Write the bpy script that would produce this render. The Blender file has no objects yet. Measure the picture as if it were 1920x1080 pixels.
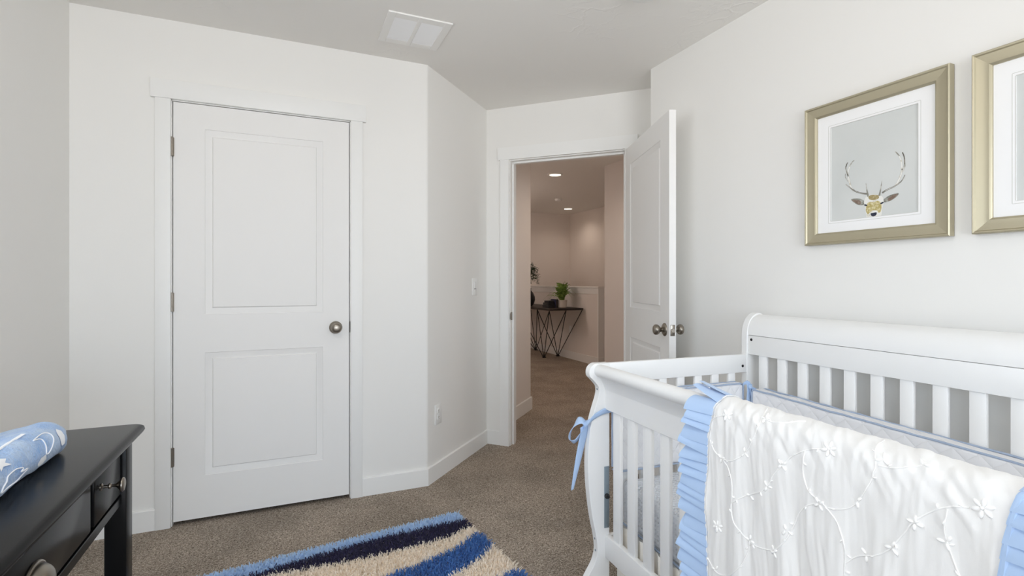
import bpy, bmesh, math, random
import numpy as np
from mathutils import Vector, Matrix, noise

C = bpy.context.scene.collection
R = math.radians
rnd = random.Random(7)

# ------------------------------------------------------------------ camera, world, daylight, exposure
THETA = R(23.705)          # the room is turned this much from the view axis
F_PX = 958.07
cam_d = bpy.data.cameras.new('camera')
cam = bpy.data.objects.new('camera', cam_d)
C.objects.link(cam)
cam.location = (0, 0, 1.1781)
cam.rotation_euler = (R(90), 0, -THETA)
cam_d.sensor_width = 36
cam_d.lens = F_PX / 1920 * 36
cam_d.shift_y = -10.7 / 1920
cam_d.clip_start = 0.02
bpy.context.scene.camera = cam

world = bpy.data.worlds.new('sky')
bpy.context.scene.world = world
world.use_nodes = True
bg = world.node_tree.nodes['Background']
bg.inputs[1].default_value = 15.5
# overcast sky above the horizon, pale sunlit ground below it
_nt = world.node_tree
_tc = _nt.nodes.new('ShaderNodeTexCoord'); _sx = _nt.nodes.new('ShaderNodeSeparateXYZ'); _cr = _nt.nodes.new('ShaderNodeValToRGB')
_mr = _nt.nodes.new('ShaderNodeMapRange'); _mr.inputs['From Min'].default_value = -1; _mr.inputs['From Max'].default_value = 1
_nt.links.new(_tc.outputs['Generated'], _sx.inputs[0]); _nt.links.new(_sx.outputs['Z'], _mr.inputs['Value'])
_nt.links.new(_mr.outputs[0], _cr.inputs['Fac']); _nt.links.new(_cr.outputs['Color'], bg.inputs[0])
_e = _cr.color_ramp.elements
_e[0].position = 0.49; _e[0].color = (0.96, 0.975, 1.0, 1)
_e[1].position = 0.51; _e[1].color = (0.79, 0.90, 1.03, 1)

WIN = (-0.70, 1.60, 0.15, 2.20)      # unseen window added in the back wall: x0, x1, z0, z1
YB = -2.20                            # back wall plane
WIN2 = (0.35, 1.40, 0.95, 1.95)    # unseen window added in the left wall for side light: y0, y1, z0, z1
XL = -0.9018                          # left wall plane
def portal(name, loc, rot, w, h):
    pl = bpy.data.lights.new(name, 'AREA')
    pl.shape = 'RECTANGLE'; pl.size, pl.size_y = w, h
    pl.cycles.is_portal = True
    o = bpy.data.objects.new(name, pl); C.objects.link(o)
    o.location = loc; o.rotation_euler = rot
portal('window_daylight', ((WIN[0] + WIN[1]) / 2, YB - 0.13, (WIN[2] + WIN[3]) / 2), (R(90), 0, 0), WIN[1] - WIN[0], WIN[3] - WIN[2])
portal('window_daylight', (XL - 0.13, (WIN2[0] + WIN2[1]) / 2, (WIN2[2] + WIN2[3]) / 2), (R(90), 0, R(-90)), WIN2[1] - WIN2[0], WIN2[3] - WIN2[2])

vs = bpy.context.scene.view_settings
bpy.context.scene.display_settings.display_device = 'sRGB'
vs.view_transform = 'Standard'
vs.look = 'None'
vs.exposure = -1.24
vs.gamma = 1.0
vs.use_curve_mapping = False
cy = bpy.context.scene.cycles
cy.max_bounces = 14
cy.diffuse_bounces = 10
cy.glossy_bounces = 5
cy.transmission_bounces = 6
cy.sample_clamp_indirect = 8.0
cy.use_denoising = True

# ------------------------------------------------------------------ helpers
def srgb(r, g, b):
    f = lambda c: (c / 255 / 12.92) if c / 255 <= 0.04045 else ((c / 255 + 0.055) / 1.055) ** 2.4
    return (f(r), f(g), f(b), 1)

def mat(name, col, rough=0.6, metal=0.0, spec=0.5, bump=None, sheen=0.0, coat=0.0, var=None):
    """bump = (scale, strength, detail[, distance]); var = (scale, other colour, low, high)"""
    m = bpy.data.materials.new(name)
    m.use_nodes = True
    nt = m.node_tree
    b = nt.nodes['Principled BSDF']
    b.inputs['Base Color'].default_value = col
    b.inputs['Roughness'].default_value = rough
    b.inputs['Metallic'].default_value = metal
    b.inputs['Specular IOR Level'].default_value = spec
    b.inputs['Sheen Weight'].default_value = sheen
    b.inputs['Coat Weight'].default_value = coat
    tc = nt.nodes.new('ShaderNodeTexCoord')
    if bump:
        n = nt.nodes.new('ShaderNodeTexNoise')
        n.inputs['Scale'].default_value = bump[0]
        n.inputs['Detail'].default_value = bump[2]
        nt.links.new(tc.outputs['Object'], n.inputs['Vector'])
        bp = nt.nodes.new('ShaderNodeBump')
        bp.inputs['Strength'].default_value = bump[1]
        bp.inputs['Distance'].default_value = bump[3] if len(bump) > 3 else 0.002
        nt.links.new(n.outputs['Fac'], bp.inputs['Height'])
        nt.links.new(bp.outputs['Normal'], b.inputs['Normal'])
    if var:
        n2 = nt.nodes.new('ShaderNodeTexNoise')
        n2.inputs['Scale'].default_value = var[0]
        n2.inputs['Detail'].default_value = 4
        nt.links.new(tc.outputs['Object'], n2.inputs['Vector'])
        cr = nt.nodes.new('ShaderNodeValToRGB')
        cr.color_ramp.elements[0].position = var[2]
        cr.color_ramp.elements[1].position = var[3]
        cr.color_ramp.elements[0].color = col
        cr.color_ramp.elements[1].color = var[1]
        nt.links.new(n2.outputs['Fac'], cr.inputs['Fac'])
        nt.links.new(cr.outputs['Color'], b.inputs['Base Color'])
    return m

class MB:
    """collects shapes; build() links them as ONE mesh object"""
    def __init__(s):
        s.v, s.f, s.mi = [], [], []
    def add(s, verts, faces, mi=0):
        o = len(s.v)
        s.v += [tuple(map(float, p)) for p in verts]
        s.f += [tuple(i + o for i in f) for f in faces]
        s.mi += [mi] * len(faces)
    def box(s, x0, x1, y0, y1, z0, z1, mi=0, xf=None):
        vs_ = [(x, y, z) for z in (z0, z1) for y in (y0, y1) for x in (x0, x1)]
        if xf: vs_ = [xf @ Vector(p) for p in vs_]
        s.add(vs_, [(0, 2, 3, 1), (4, 5, 7, 6), (0, 1, 5, 4), (2, 6, 7, 3), (0, 4, 6, 2), (1, 3, 7, 5)], mi)
    def rbox(s, x0, x1, y0, y1, z0, z1, r=0.003, seg=2, mi=0, xf=None):
        bm = bmesh.new()
        bmesh.ops.create_cube(bm, size=1)
        for v in bm.verts:
            v.co = Vector(((x0 + x1) / 2 + v.co.x * (x1 - x0), (y0 + y1) / 2 + v.co.y * (y1 - y0), (z0 + z1) / 2 + v.co.z * (z1 - z0)))
        r = min(r, (x1 - x0) * .49, (y1 - y0) * .49, (z1 - z0) * .49)
        bmesh.ops.bevel(bm, geom=list(bm.edges), offset=r, segments=seg, affect='EDGES', profile=0.5)
        s.addbm(bm, mi, xf)
    def addbm(s, bm, mi=0, xf=None):
        bm.verts.index_update()
        vs_ = [(xf @ v.co) if xf else v.co.copy() for v in bm.verts]
        s.add(vs_, [tuple(v.index for v in f.verts) for f in bm.faces], mi)
        bm.free()
    def prism(s, poly, z0, z1, mi=0, axis='z'):
        """poly in the plane across axis: z -> (x,y); y -> (x,z) ; x -> (y,z)"""
        n = len(poly)
        m = {'z': lambda p, h: (p[0], p[1], h), 'y': lambda p, h: (p[0], h, p[1]), 'x': lambda p, h: (h, p[0], p[1])}[axis]
        vs_ = [m(p, z0) for p in poly] + [m(p, z1) for p in poly]
        fs = [tuple(range(n))[::-1], tuple(range(n, 2 * n))]
        fs += [(i, (i + 1) % n, n + (i + 1) % n, n + i) for i in range(n)]
        s.add(vs_, fs, mi)
    def tube(s, pts, r, n=8, mi=0, cap=True, flat=1.0):
        pts = [Vector(p) for p in pts]
        rad = r if isinstance(r, (list, tuple)) else [r] * len(pts)
        up = Vector((0, 0, 1))
        rings = []
        prev = None
        for i, p in enumerate(pts):
            t = (pts[min(i + 1, len(pts) - 1)] - pts[max(i - 1, 0)])
            if t.length < 1e-9: t = Vector((0, 0, 1))
            t.normalize()
            if prev is None:
                a = t.cross(up if abs(t.z) < 0.95 else Vector((1, 0, 0))).normalized()
            else:
                a = (prev - t * prev.dot(t)).normalized()
            prev = a
            b = t.cross(a)
            rings.append([p + (a * math.cos(k * 2 * math.pi / n) + b * math.sin(k * 2 * math.pi / n) * flat) * rad[i] for k in range(n)])
        vs_ = [q for rr in rings for q in rr]
        fs = []
        for i in range(len(pts) - 1):
            for k in range(n):
                fs.append((i * n + k, i * n + (k + 1) % n, (i + 1) * n + (k + 1) % n, (i + 1) * n + k))
        if cap:
            fs += [tuple(range(n))[::-1], tuple((len(pts) - 1) * n + k for k in range(n))]
        s.add(vs_, fs, mi)
    def lathe(s, prof, n=32, mi=0, xf=None):
        """prof: (radius, height) pairs, turned about z"""
        vs_, fs = [], []
        for r, h in prof:
            for k in range(n):
                a = k * 2 * math.pi / n
                vs_.append(Vector((r * math.cos(a), r * math.sin(a), h)))
        for i in range(len(prof) - 1):
            for k in range(n):
                fs.append((i * n + k, i * n + (k + 1) % n, (i + 1) * n + (k + 1) % n, (i + 1) * n + k))
        fs += [tuple(range(n))[::-1], tuple((len(prof) - 1) * n + k for k in range(n))]
        if xf: vs_ = [xf @ v for v in vs_]
        s.add(vs_, fs, mi)
    def grid(s, fn, nu, nv, mi=0):
        vs_ = [fn(i / nu, j / nv) for i in range(nu + 1) for j in range(nv + 1)]
        fs = [(i * (nv + 1) + j, (i + 1) * (nv + 1) + j, (i + 1) * (nv + 1) + j + 1, i * (nv + 1) + j + 1) for i in range(nu) for j in range(nv)]
        s.add(vs_, fs, mi)
    def sphere(s, c, r, mi=0, seg=12, xf=None):
        bm = bmesh.new()
        bmesh.ops.create_uvsphere(bm, u_segments=seg, v_segments=max(6, seg // 2), radius=1)
        M = Matrix.Translation(c) @ (xf if xf else Matrix()) @ Matrix.Diagonal((*r, 1))
        s.addbm(bm, mi, M)
    def build(s, name, mats, parent=None, angle=35, solid=None, bevel=None, fix=True):
        me = bpy.data.meshes.new(name)
        me.from_pydata(s.v, [], s.f)
        for m in (mats if isinstance(mats, (list, tuple)) else [mats]): me.materials.append(m)
        me.polygons.foreach_set('material_index', s.mi)
        me.polygons.foreach_set('use_smooth', [True] * len(s.f))
        if fix and len(s.f) < 60000:
            bm = bmesh.new(); bm.from_mesh(me)
            bmesh.ops.recalc_face_normals(bm, faces=bm.faces)
            bm.to_mesh(me); bm.free()
        me.set_sharp_from_angle(angle=R(angle))
        o = bpy.data.objects.new(name, me)
        C.objects.link(o)
        if parent: o.parent = parent
        if bevel:
            md = o.modifiers.new('soft edge', 'BEVEL'); md.width = bevel; md.segments = 2; md.limit_method = 'ANGLE'; md.angle_limit = R(40)
        if solid:
            md = o.modifiers.new('thickness', 'SOLIDIFY'); md.thickness = solid; md.offset = 0
        return o

def thing(name, label, cat, loc=(0, 0, 0), rz=0, group=None):
    o = bpy.data.objects.new(name, None)
    C.objects.link(o)
    o.location = loc
    o.rotation_euler = (0, 0, rz)
    o.empty_display_size = 0.1
    return tag(o, label, cat, group)
def tag(o, label, cat, group=None):
    o['label'] = label; o['category'] = cat
    if group: o['group'] = group
    return o
def struct(o, label=None, cat=None):
    o['kind'] = 'structure'
    if label: o['label'] = label
    if cat: o['category'] = cat
    return o
def spline(pts, n=6):
    """Catmull-Rom through pts, any dimension"""
    P = [np.array(p, float) for p in pts]
    out = []
    for i in range(len(P) - 1):
        p0, p1, p2, p3 = P[max(i - 1, 0)], P[i], P[i + 1], P[min(i + 2, len(P) - 1)]
        for k in range(n):
            t = k / n
            out.append(0.5 * (2 * p1 + (p2 - p0) * t + (2 * p0 - 5 * p1 + 4 * p2 - p3) * t * t + (3 * p1 - p0 - 3 * p2 + p3) * t ** 3))
    out.append(P[-1])
    return [tuple(float(c) for c in q) for q in out]
def arc(cx, cz, r, a0, a1, n=10):
    return [(cx + r * math.cos(R(a0 + (a1 - a0) * i / n)), cz + r * math.sin(R(a0 + (a1 - a0) * i / n))) for i in range(n + 1)]
def toward(d):
    """matrix turning +z onto d"""
    return Vector(d).to_track_quat('Z', 'Y').to_matrix().to_4x4()
def T(*p): return Matrix.Translation(p)

# ------------------------------------------------------------------ materials
M = {}
M['wall'] = mat('wall_paint', srgb(236, 235, 232), 0.85, bump=(170, 0.10, 3, 0.001), spec=0.3)
M['hall'] = mat('hall_paint', srgb(230, 224, 219), 0.85, bump=(170, 0.10, 3, 0.001), spec=0.3)
M['trim'] = mat('trim_paint', srgb(238, 238, 236), 0.45, spec=0.4)
M['door'] = mat('door_paint', srgb(235, 234, 232), 0.5, bump=(60, 0.03, 6, 0.001), spec=0.4)
M['crib'] = mat('crib_paint', srgb(240, 240, 239), 0.38, spec=0.5, bump=(25, 0.05, 4, 0.002))
M['plastic'] = mat('white_plastic', srgb(238, 238, 236), 0.4)
M['vent'] = mat('vent_enamel', srgb(246, 246, 246), 0.4)
M['ventframe'] = mat('vent_frame_paint', srgb(236, 235, 232), 0.5)
M['void'] = mat('dark_cavity', (0.01, 0.01, 0.01, 1), 0.9)
M['nickel'] = mat('satin_nickel', srgb(150, 143, 133), 0.3, metal=1.0)
M['latch'] = mat('dark_latch', srgb(88, 84, 80), 0.5, metal=0.6)
M['duct'] = mat('duct_shade_grey', srgb(84, 84, 83), 0.7)
M['steel'] = mat('zinc_steel', srgb(150, 163, 172), 0.45, metal=0.7, bump=(120, .3, 4))
M['blackmetal'] = mat('black_metal', (0.012, 0.012, 0.013, 1), 0.45)
M['black'] = mat('black_lacquer', (0.006, 0.006, 0.0065, 1), 0.22, spec=0.10, bump=(45, 0.04, 5, 0.002))
M['champagne'] = mat('champagne_leaf', srgb(184, 176, 152), 0.42, metal=0.7, bump=(300, 0.12, 3, 0.001))
M['mat'] = mat('mat_board', srgb(243, 243, 243), 0.9)
M['matline'] = mat('mat_bevel', srgb(205, 205, 200), 0.9)
M['print'] = mat('print_paper', srgb(205, 208, 206), 0.9, var=(3, srgb(212, 214, 212), .35, .65))
M['quilt'] = mat('white_cotton', srgb(234, 233, 231), 0.8, sheen=0.25, bump=(420, 0.15, 2, 0.0008))
M['thread'] = mat('white_thread', srgb(246, 245, 243), 0.5, sheen=0.3)
M['blue'] = mat('blue_satin', srgb(172, 197, 230), 0.55, sheen=0.3, bump=(300, 0.1, 2, 0.001))
M['ribbon'] = mat('blue_ribbon', srgb(172, 197, 230), 0.5, sheen=0.2)
M['piping'] = mat('blue_piping', srgb(166, 180, 202), 0.7)
M['skirt'] = mat('cream_cotton', srgb(232, 228, 220), 0.85)
M['soil'] = mat('potting_soil', (0.02, 0.014, 0.01, 1), 0.95)
M['leaf'] = mat('fern_green', srgb(104, 136, 58), 0.55, var=(30, srgb(150, 176, 92), .35, .7))
M['leafdark'] = mat('dark_leaf', srgb(52, 74, 42), 0.55)
M['pot'] = mat('cream_ceramic', srgb(222, 212, 200), 0.5)
M['vase'] = mat('black_ceramic', (0.015, 0.015, 0.016, 1), 0.35)
M['book'] = mat('charcoal_cover', (0.018, 0.018, 0.02, 1), 0.6)
M['bookblue'] = mat('navy_cover', srgb(40, 42, 70), 0.6)
M['pages'] = mat('page_edges', srgb(70, 60, 50), 0.8)

def quilted(name, col):
    m = mat(name, col, 0.85, sheen=0.2)
    nt = m.node_tree; b = nt.nodes['Principled BSDF']; tc = nt.nodes['Texture Coordinate']
    hs = []
    for ang in (42, -42):
        mp = nt.nodes.new('ShaderNodeMapping'); mp.inputs['Rotation'].default_value = (R(ang), R(ang), 0)
        w = nt.nodes.new('ShaderNodeTexWave'); w.wave_type = 'BANDS'; w.bands_direction = 'Z'
        w.inputs['Scale'].default_value = 10
        nt.links.new(tc.outputs['Object'], mp.inputs['Vector']); nt.links.new(mp.outputs['Vector'], w.inputs['Vector'])
        p = nt.nodes.new('ShaderNodeMath'); p.operation = 'POWER'; p.inputs[1].default_value = 0.22
        nt.links.new(w.outputs['Fac'], p.inputs[0]); hs.append(p)
    mn = nt.nodes.new('ShaderNodeMath'); mn.operation = 'MINIMUM'
    nt.links.new(hs[0].outputs[0], mn.inputs[0]); nt.links.new(hs[1].outputs[0], mn.inputs[1])
    bp = nt.nodes.new('ShaderNodeBump'); bp.inputs['Strength'].default_value = 0.5; bp.inputs['Distance'].default_value = 0.005
    nt.links.new(mn.outputs[0], bp.inputs['Height']); nt.links.new(bp.outputs['Normal'], b.inputs['Normal'])
    return m
M['bumper'] = quilted('quilted_white', srgb(236, 236, 238))

def minky():
    m = mat('minky_dot_plush', srgb(226, 230, 236), 0.9, sheen=0.5)
    nt = m.node_tree; b = nt.nodes['Principled BSDF']; tc = nt.nodes['Texture Coordinate']
    v = nt.nodes.new('ShaderNodeTexVoronoi'); v.inputs['Scale'].default_value = 64; v.inputs['Randomness'].default_value = 0.15
    nt.links.new(tc.outputs['Object'], v.inputs['Vector'])
    cr = nt.nodes.new('ShaderNodeValToRGB')
    cr.color_ramp.elements[0].position = 0.25; cr.color_ramp.elements[0].color = (1, 1, 1, 1)
    cr.color_ramp.elements[1].position = 0.5; cr.color_ramp.elements[1].color = (0, 0, 0, 1)
    nt.links.new(v.outputs['Distance'], cr.inputs['Fac'])
    bp = nt.nodes.new('ShaderNodeBump'); bp.inputs['Strength'].default_value = 0.8; bp.inputs['Distance'].default_value = 0.006
    nt.links.new(cr.outputs['Color'], bp.inputs['Height']); nt.links.new(bp.outputs['Normal'], b.inputs['Normal'])
    return m
M['minky'] = minky()

def ceiling_mat():
    m = mat('ceiling_knockdown', srgb(234, 232, 228), 0.85, spec=0.3)
    nt = m.node_tree; b = nt.nodes['Principled BSDF']; tc = nt.nodes['Texture Coordinate']
    n = nt.nodes.new('ShaderNodeTexNoise'); n.inputs['Scale'].default_value = 5; n.inputs['Detail'].default_value = 5
    nt.links.new(tc.outputs['Object'], n.inputs['Vector'])
    mx = nt.nodes.new('ShaderNodeMixRGB'); mx.inputs['Fac'].default_value = 0.25
    nt.links.new(tc.outputs['Object'], mx.inputs[1]); nt.links.new(n.outputs['Color'], mx.inputs[2])
    v = nt.nodes.new('ShaderNodeTexVoronoi'); v.feature = 'DISTANCE_TO_EDGE'; v.inputs['Scale'].default_value = 9
    nt.links.new(mx.outputs['Color'], v.inputs['Vector'])
    cr = nt.nodes.new('ShaderNodeValToRGB')
    cr.color_ramp.elements[0].position = 0.0; cr.color_ramp.elements[0].color = (1, 1, 1, 1)
    cr.color_ramp.elements[1].position = 0.08; cr.color_ramp.elements[1].color = (0, 0, 0, 1)
    nt.links.new(v.outputs['Distance'], cr.inputs['Fac'])
    n2 = nt.nodes.new('ShaderNodeTexNoise'); n2.inputs['Scale'].default_value = 2.2
    nt.links.new(tc.outputs['Object'], n2.inputs['Vector'])
    cr2 = nt.nodes.new('ShaderNodeValToRGB'); cr2.color_ramp.elements[0].position = .48; cr2.color_ramp.elements[1].position = .72
    nt.links.new(n2.outputs['Fac'], cr2.inputs['Fac'])
    ml = nt.nodes.new('ShaderNodeMath'); ml.operation = 'MULTIPLY'
    nt.links.new(cr.outputs['Color'], ml.inputs[0]); nt.links.new(cr2.outputs['Color'], ml.inputs[1])
    bp = nt.nodes.new('ShaderNodeBump'); bp.inputs['Strength'].default_value = 0.3; bp.inputs['Distance'].default_value = 0.005
    nt.links.new(ml.outputs[0], bp.inputs['Height']); nt.links.new(bp.outputs['Normal'], b.inputs['Normal'])
    return m
M['ceiling'] = ceiling_mat()

def carpet_mat():
    m = mat('twist_carpet', srgb(130, 116, 104), 0.95, spec=0.1)
    nt = m.node_tree; b = nt.nodes['Principled BSDF']; tc = nt.nodes['Texture Coordinate']
    n1 = nt.nodes.new('ShaderNodeTexNoise'); n1.inputs['Scale'].default_value = 165; n1.inputs['Detail'].default_value = 3; n1.inputs['Roughness'].default_value = 0.65
    n2 = nt.nodes.new('ShaderNodeTexNoise'); n2.inputs['Scale'].default_value = 3.0; n2.inputs['Detail'].default_value = 3
    n1.inputs['Distortion'].default_value = 1.2
    for n in (n1, n2): nt.links.new(tc.outputs['Object'], n.inputs['Vector'])
    cr = nt.nodes.new('ShaderNodeValToRGB')
    e = cr.color_ramp.elements
    e[0].position = 0.33; e[0].color = srgb(80, 69, 60)  # dark end puts the shade between tufts into the colour
    e[1].position = 0.68; e[1].color = srgb(236, 224, 208)
    k = e.new(0.5); k.color = srgb(172, 158, 144)
    nt.links.new(n1.outputs['Fac'], cr.inputs['Fac'])
    cr2 = nt.nodes.new('ShaderNodeValToRGB')
    cr2.color_ramp.elements[0].position = 0.35; cr2.color_ramp.elements[0].color = (0.80, 0.80, 0.80, 1)
    cr2.color_ramp.elements[1].position = 0.6; cr2.color_ramp.elements[1].color = (1, 1, 1, 1)
    nt.links.new(n2.outputs['Fac'], cr2.inputs['Fac'])
    mu = nt.nodes.new('ShaderNodeMixRGB'); mu.blend_type = 'MULTIPLY'; mu.inputs['Fac'].default_value = 1
    nt.links.new(cr.outputs['Color'], mu.inputs[1]); nt.links.new(cr2.outputs['Color'], mu.inputs[2])
    nt.links.new(mu.outputs['Color'], b.inputs['Base Color'])
    bp = nt.nodes.new('ShaderNodeBump'); bp.inputs['Strength'].default_value = 0.9; bp.inputs['Distance'].default_value = 0.008
    nt.links.new(n1.outputs['Fac'], bp.inputs['Height']); nt.links.new(bp.outputs['Normal'], b.inputs['Normal'])
    return m
M['carpet'] = carpet_mat()

def emit(name, col, strength):
    m = bpy.data.materials.new(name); m.use_nodes = True
    nt = m.node_tree; nt.nodes.clear()
    e = nt.nodes.new('ShaderNodeEmission'); o = nt.nodes.new('ShaderNodeOutputMaterial')
    e.inputs[0].default_value = col; e.inputs[1].default_value = strength
    nt.links.new(e.outputs[0], o.inputs[0])
    return m

def glass_mat():
    m = bpy.data.materials.new('window_glass'); m.use_nodes = True
    nt = m.node_tree; nt.nodes.clear()
    g = nt.nodes.new('ShaderNodeBsdfGlossy'); g.inputs['Roughness'].default_value = 0.0
    t = nt.nodes.new('ShaderNodeBsdfTransparent'); x = nt.nodes.new('ShaderNodeMixShader'); fr = nt.nodes.new('ShaderNodeFresnel')
    o = nt.nodes.new('ShaderNodeOutputMaterial'); fr.inputs[0].default_value = 1.25
    nt.links.new(fr.outputs[0], x.inputs[0]); nt.links.new(t.outputs[0], x.inputs[1]); nt.links.new(g.outputs[0], x.inputs[2])
    nt.links.new(x.outputs[0], o.inputs[0])
    return m
M['glass'] = glass_mat()

# ------------------------------------------------------------------ the room shell
CH = 2.44
YC, XL, XR, CX, YO = 2.9136, -0.9018, 1.9694, 0.7433, 2.4403
S = math.sqrt(0.5)
C2 = (CX + 0.8385 * S, YC + 0.8385 * S)          # inner corner between the angled wall and the doorway wall
def dw(a, p=0.0, z=None):
    """point of the doorway wall: a along it from the corner, p behind its room face"""
    q = (C2[0] + a * S + p * S, C2[1] - a * S + p * S)
    return q if z is None else (*q, z)
def sw(a, p=0.0):
    """point of the angled wall: a along it from its outer corner, p out into the room"""
    return (CX + a * S + p * S, YC + a * S - p * S)

m = MB(); m.box(-1.2, 5.2, YB - 0.3, 8.6, -0.12, 0)
struct(m.build('floor', M['carpet']), 'brown speckled twist-pile carpet running on into the hall', 'carpet')
m = MB(); m.box(-1.2, 5.2, YB - 0.3, 8.6, CH, CH + 0.12)
struct(m.build('ceiling', M['ceiling']), 'white ceiling with knockdown texture', 'ceiling')

m = MB()
vy0, vy1, vz0, vz1 = WIN2
m.box(XL - 0.12, XL, YB - 0.12, vy0, 0, CH); m.box(XL - 0.12, XL, vy1, YC + 0.12, 0, CH)
m.box(XL - 0.12, XL, vy0, vy1, 0, vz0); m.box(XL - 0.12, XL, vy0, vy1, vz1, CH)
struct(m.build('wall_left', M['wall']))
# closet wall with its door opening, turning the soft corner into the angled wall
DX0, DX1, DH = -0.5057, 0.3069, 2.05
m = MB()
m.box(XL - 0.12, DX0 - 0.012, YC, YC + 0.12, 0, CH)
m.box(DX0 - 0.012, DX1 + 0.012, YC, YC + 0.12, DH + 0.012, CH)
rr = 0.03
c0 = (CX - rr * math.tan(R(22.5)), YC + rr)       # centre of the rounded corner
rnd_c = [(c0[0] + rr * math.sin(R(t)), c0[1] - rr * math.cos(R(t))) for t in np.linspace(0, 45, 7)]
rnd_c = [(x, y) for x, y in rnd_c]
m.prism([(DX1 + 0.012, YC)] + rnd_c + [C2, (C2[0] - 0.09, C2[1] + 0.09), (CX - 0.06, YC + 0.12), (DX1 + 0.012, YC + 0.12)], 0, CH)
struct(m.build('wall_closet', M['wall']))
m = MB(); m.box(DX0 - 0.1, DX1 + 0.1, YC + 0.125, YC + 0.16, 0, DH + 0.1)  # black panel stands in for the unlit closet and stops stray light
struct(m.build('closet_dark_panel', M['void']))
# doorway wall
OP0, OP1, OPH = 0.187, 1.000, 2.052
m = MB()
m.prism([dw(-0.0), dw(OP0 - 0.018), dw(OP0 - 0.018, 0.115), dw(-0.1, 0.115), dw(-0.1, 0.0)], 0, CH)
m.prism([dw(OP0 - 0.018), dw(OP1 + 0.018), dw(OP1 + 0.018, 0.115), dw(OP0 - 0.018, 0.115)], OPH + 0.018, CH)
m.prism([dw(OP1 + 0.018), dw(1.32), dw(1.32, 0.115), dw(OP1 + 0.018, 0.115)], 0, CH)
struct(m.build('wall_entry', M['wall']))
# right wall with its outer corner beside the doorway
rt = (4.8420 - (XR + YO)) / 2
m = MB()
m.prism([(XR, YB - 0.12), (XR, YO), (XR + rt + 0.003, YO + rt + 0.003), (XR + 0.5, YO + rt - 0.25), (XR + 0.5, YB - 0.12)], 0, CH)
struct(m.build('wall_right', M['wall']))
# back wall behind the camera, with an unseen window added to light the room
m = MB()
wx0, wx1, wz0, wz1 = WIN
m.box(XL - 0.12, wx0, YB - 0.12, YB, 0, CH); m.box(wx1, XR + 0.1, YB - 0.12, YB, 0, CH)
m.box(wx0, wx1, YB - 0.12, YB, 0, wz0); m.box(wx0, wx1, YB - 0.12, YB, wz1, CH)
struct(m.build('wall_back', M['wall']))
m = MB()
for a, b in ((wx0, wx0 + .05), (wx1 - .05, wx1), ((wx0 + wx1) / 2 - .02, (wx0 + wx1) / 2 + .02)): m.box(a, b, YB - .10, YB - .05, wz0, wz1)
for a, b in ((wz0, wz0 + .05), (wz1 - .05, wz1)): m.box(wx0, wx1, YB - .10, YB - .05, a, b)
wf = struct(m.build('added_window_1', M['trim']), 'unseen white window added behind the viewpoint for daylight', 'window')
m = MB(); m.box(wx0 + .02, wx1 - .02, YB - .077, YB - .073, wz0 + .02, wz1 - .02)
m.build('pane', M['glass'], wf)
m = MB(); m.rbox(wx0 - .05, wx1 + .05, YB - .05, YB + .04, wz0 - .025, wz0, .004)
m.build('window_sill', M['trim'], wf)

m = MB()
for a, b in ((vy0, vy0 + .05), (vy1 - .05, vy1), ((vy0 + vy1) / 2 - .02, (vy0 + vy1) / 2 + .02)): m.box(XL - .10, XL - .05, a, b, vz0, vz1)
for a, b in ((vz0, vz0 + .05), (vz1 - .05, vz1)): m.box(XL - .10, XL - .05, vy0, vy1, a, b)
wf = struct(m.build('added_window_2', M['trim']), 'unseen white window added in the left wall for side light', 'window')  # added for light on faces turned to the left wall
m = MB(); m.box(XL - .077, XL - .073, vy0 + .02, vy1 - .02, vz0 + .02, vz1 - .02)
m.build('pane', M['glass'], wf)
m = MB(); m.rbox(XL - .05, XL + .01, vy0 - .05, vy1 + .05, vz0 - .025, vz0, .004)
m.build('window_sill', M['trim'], wf)

# ------------------------------------------------------------------ the hall beyond
hc = dw(-0.03, 1.066)                               # outer corner of the short hall wall
m = MB()
m.prism([dw(-0.03, 0.115), hc, (hc[0] - 1.1, hc[1] + 1.1), (hc[0] - 1.2, hc[1] + 1.0), dw(-0.14, 0.96), dw(-0.14, 0.115)], 0, CH)
struct(m.build('wall_hall_left', M['hall']))
m = MB(); m.box(hc[0] - 1.2, hc[0] - 1.1, hc[1] + 1.0, 8.45, 0, CH)
struct(m.build('wall_hall_side', M['hall']))
m = MB(); m.box(hc[0] - 1.2, 5.1, 8.31, 8.45, 0, CH)
struct(m.build('wall_hall_far', M['hall']))
m = MB(); m.box(4.83, 4.95, 4.6, 8.4, 0, CH)
struct(m.build('wall_stair', M['hall']))
m = MB(); m.prism([(3.157, 4.686), (5.0, 4.686), (5.0, 4.5), (3.35, 4.5), (3.35, 2.6), (2.2, 2.55), dw(1.25, 0.10), dw(1.2, 0.16), (3.157, 2.78)], 0, CH)
struct(m.build('wall_hall_right', M['hall']))
m = MB(); m.box(4.0, 4.125, 6.085, 8.32, 0, 1.095)
struct(m.build('wall_half', M['hall']), 'half-height wall with white cap beside the stairs', 'half wall')
m = MB()
m.rbox(3.975, 4.15, 6.06, 8.31, 1.095, 1.117, .003)
m.box(3.988, 4.137, 6.073, 8.31, 1.012, 1.095)
m.box(3.992, 4.133, 6.077, 6.10, 0.0, 1.012)
m.box(3.988, 4.137, 6.070, 8.31, 0.0, 0.115)
struct(m.build('trim_half_wall', M['trim']))

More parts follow.
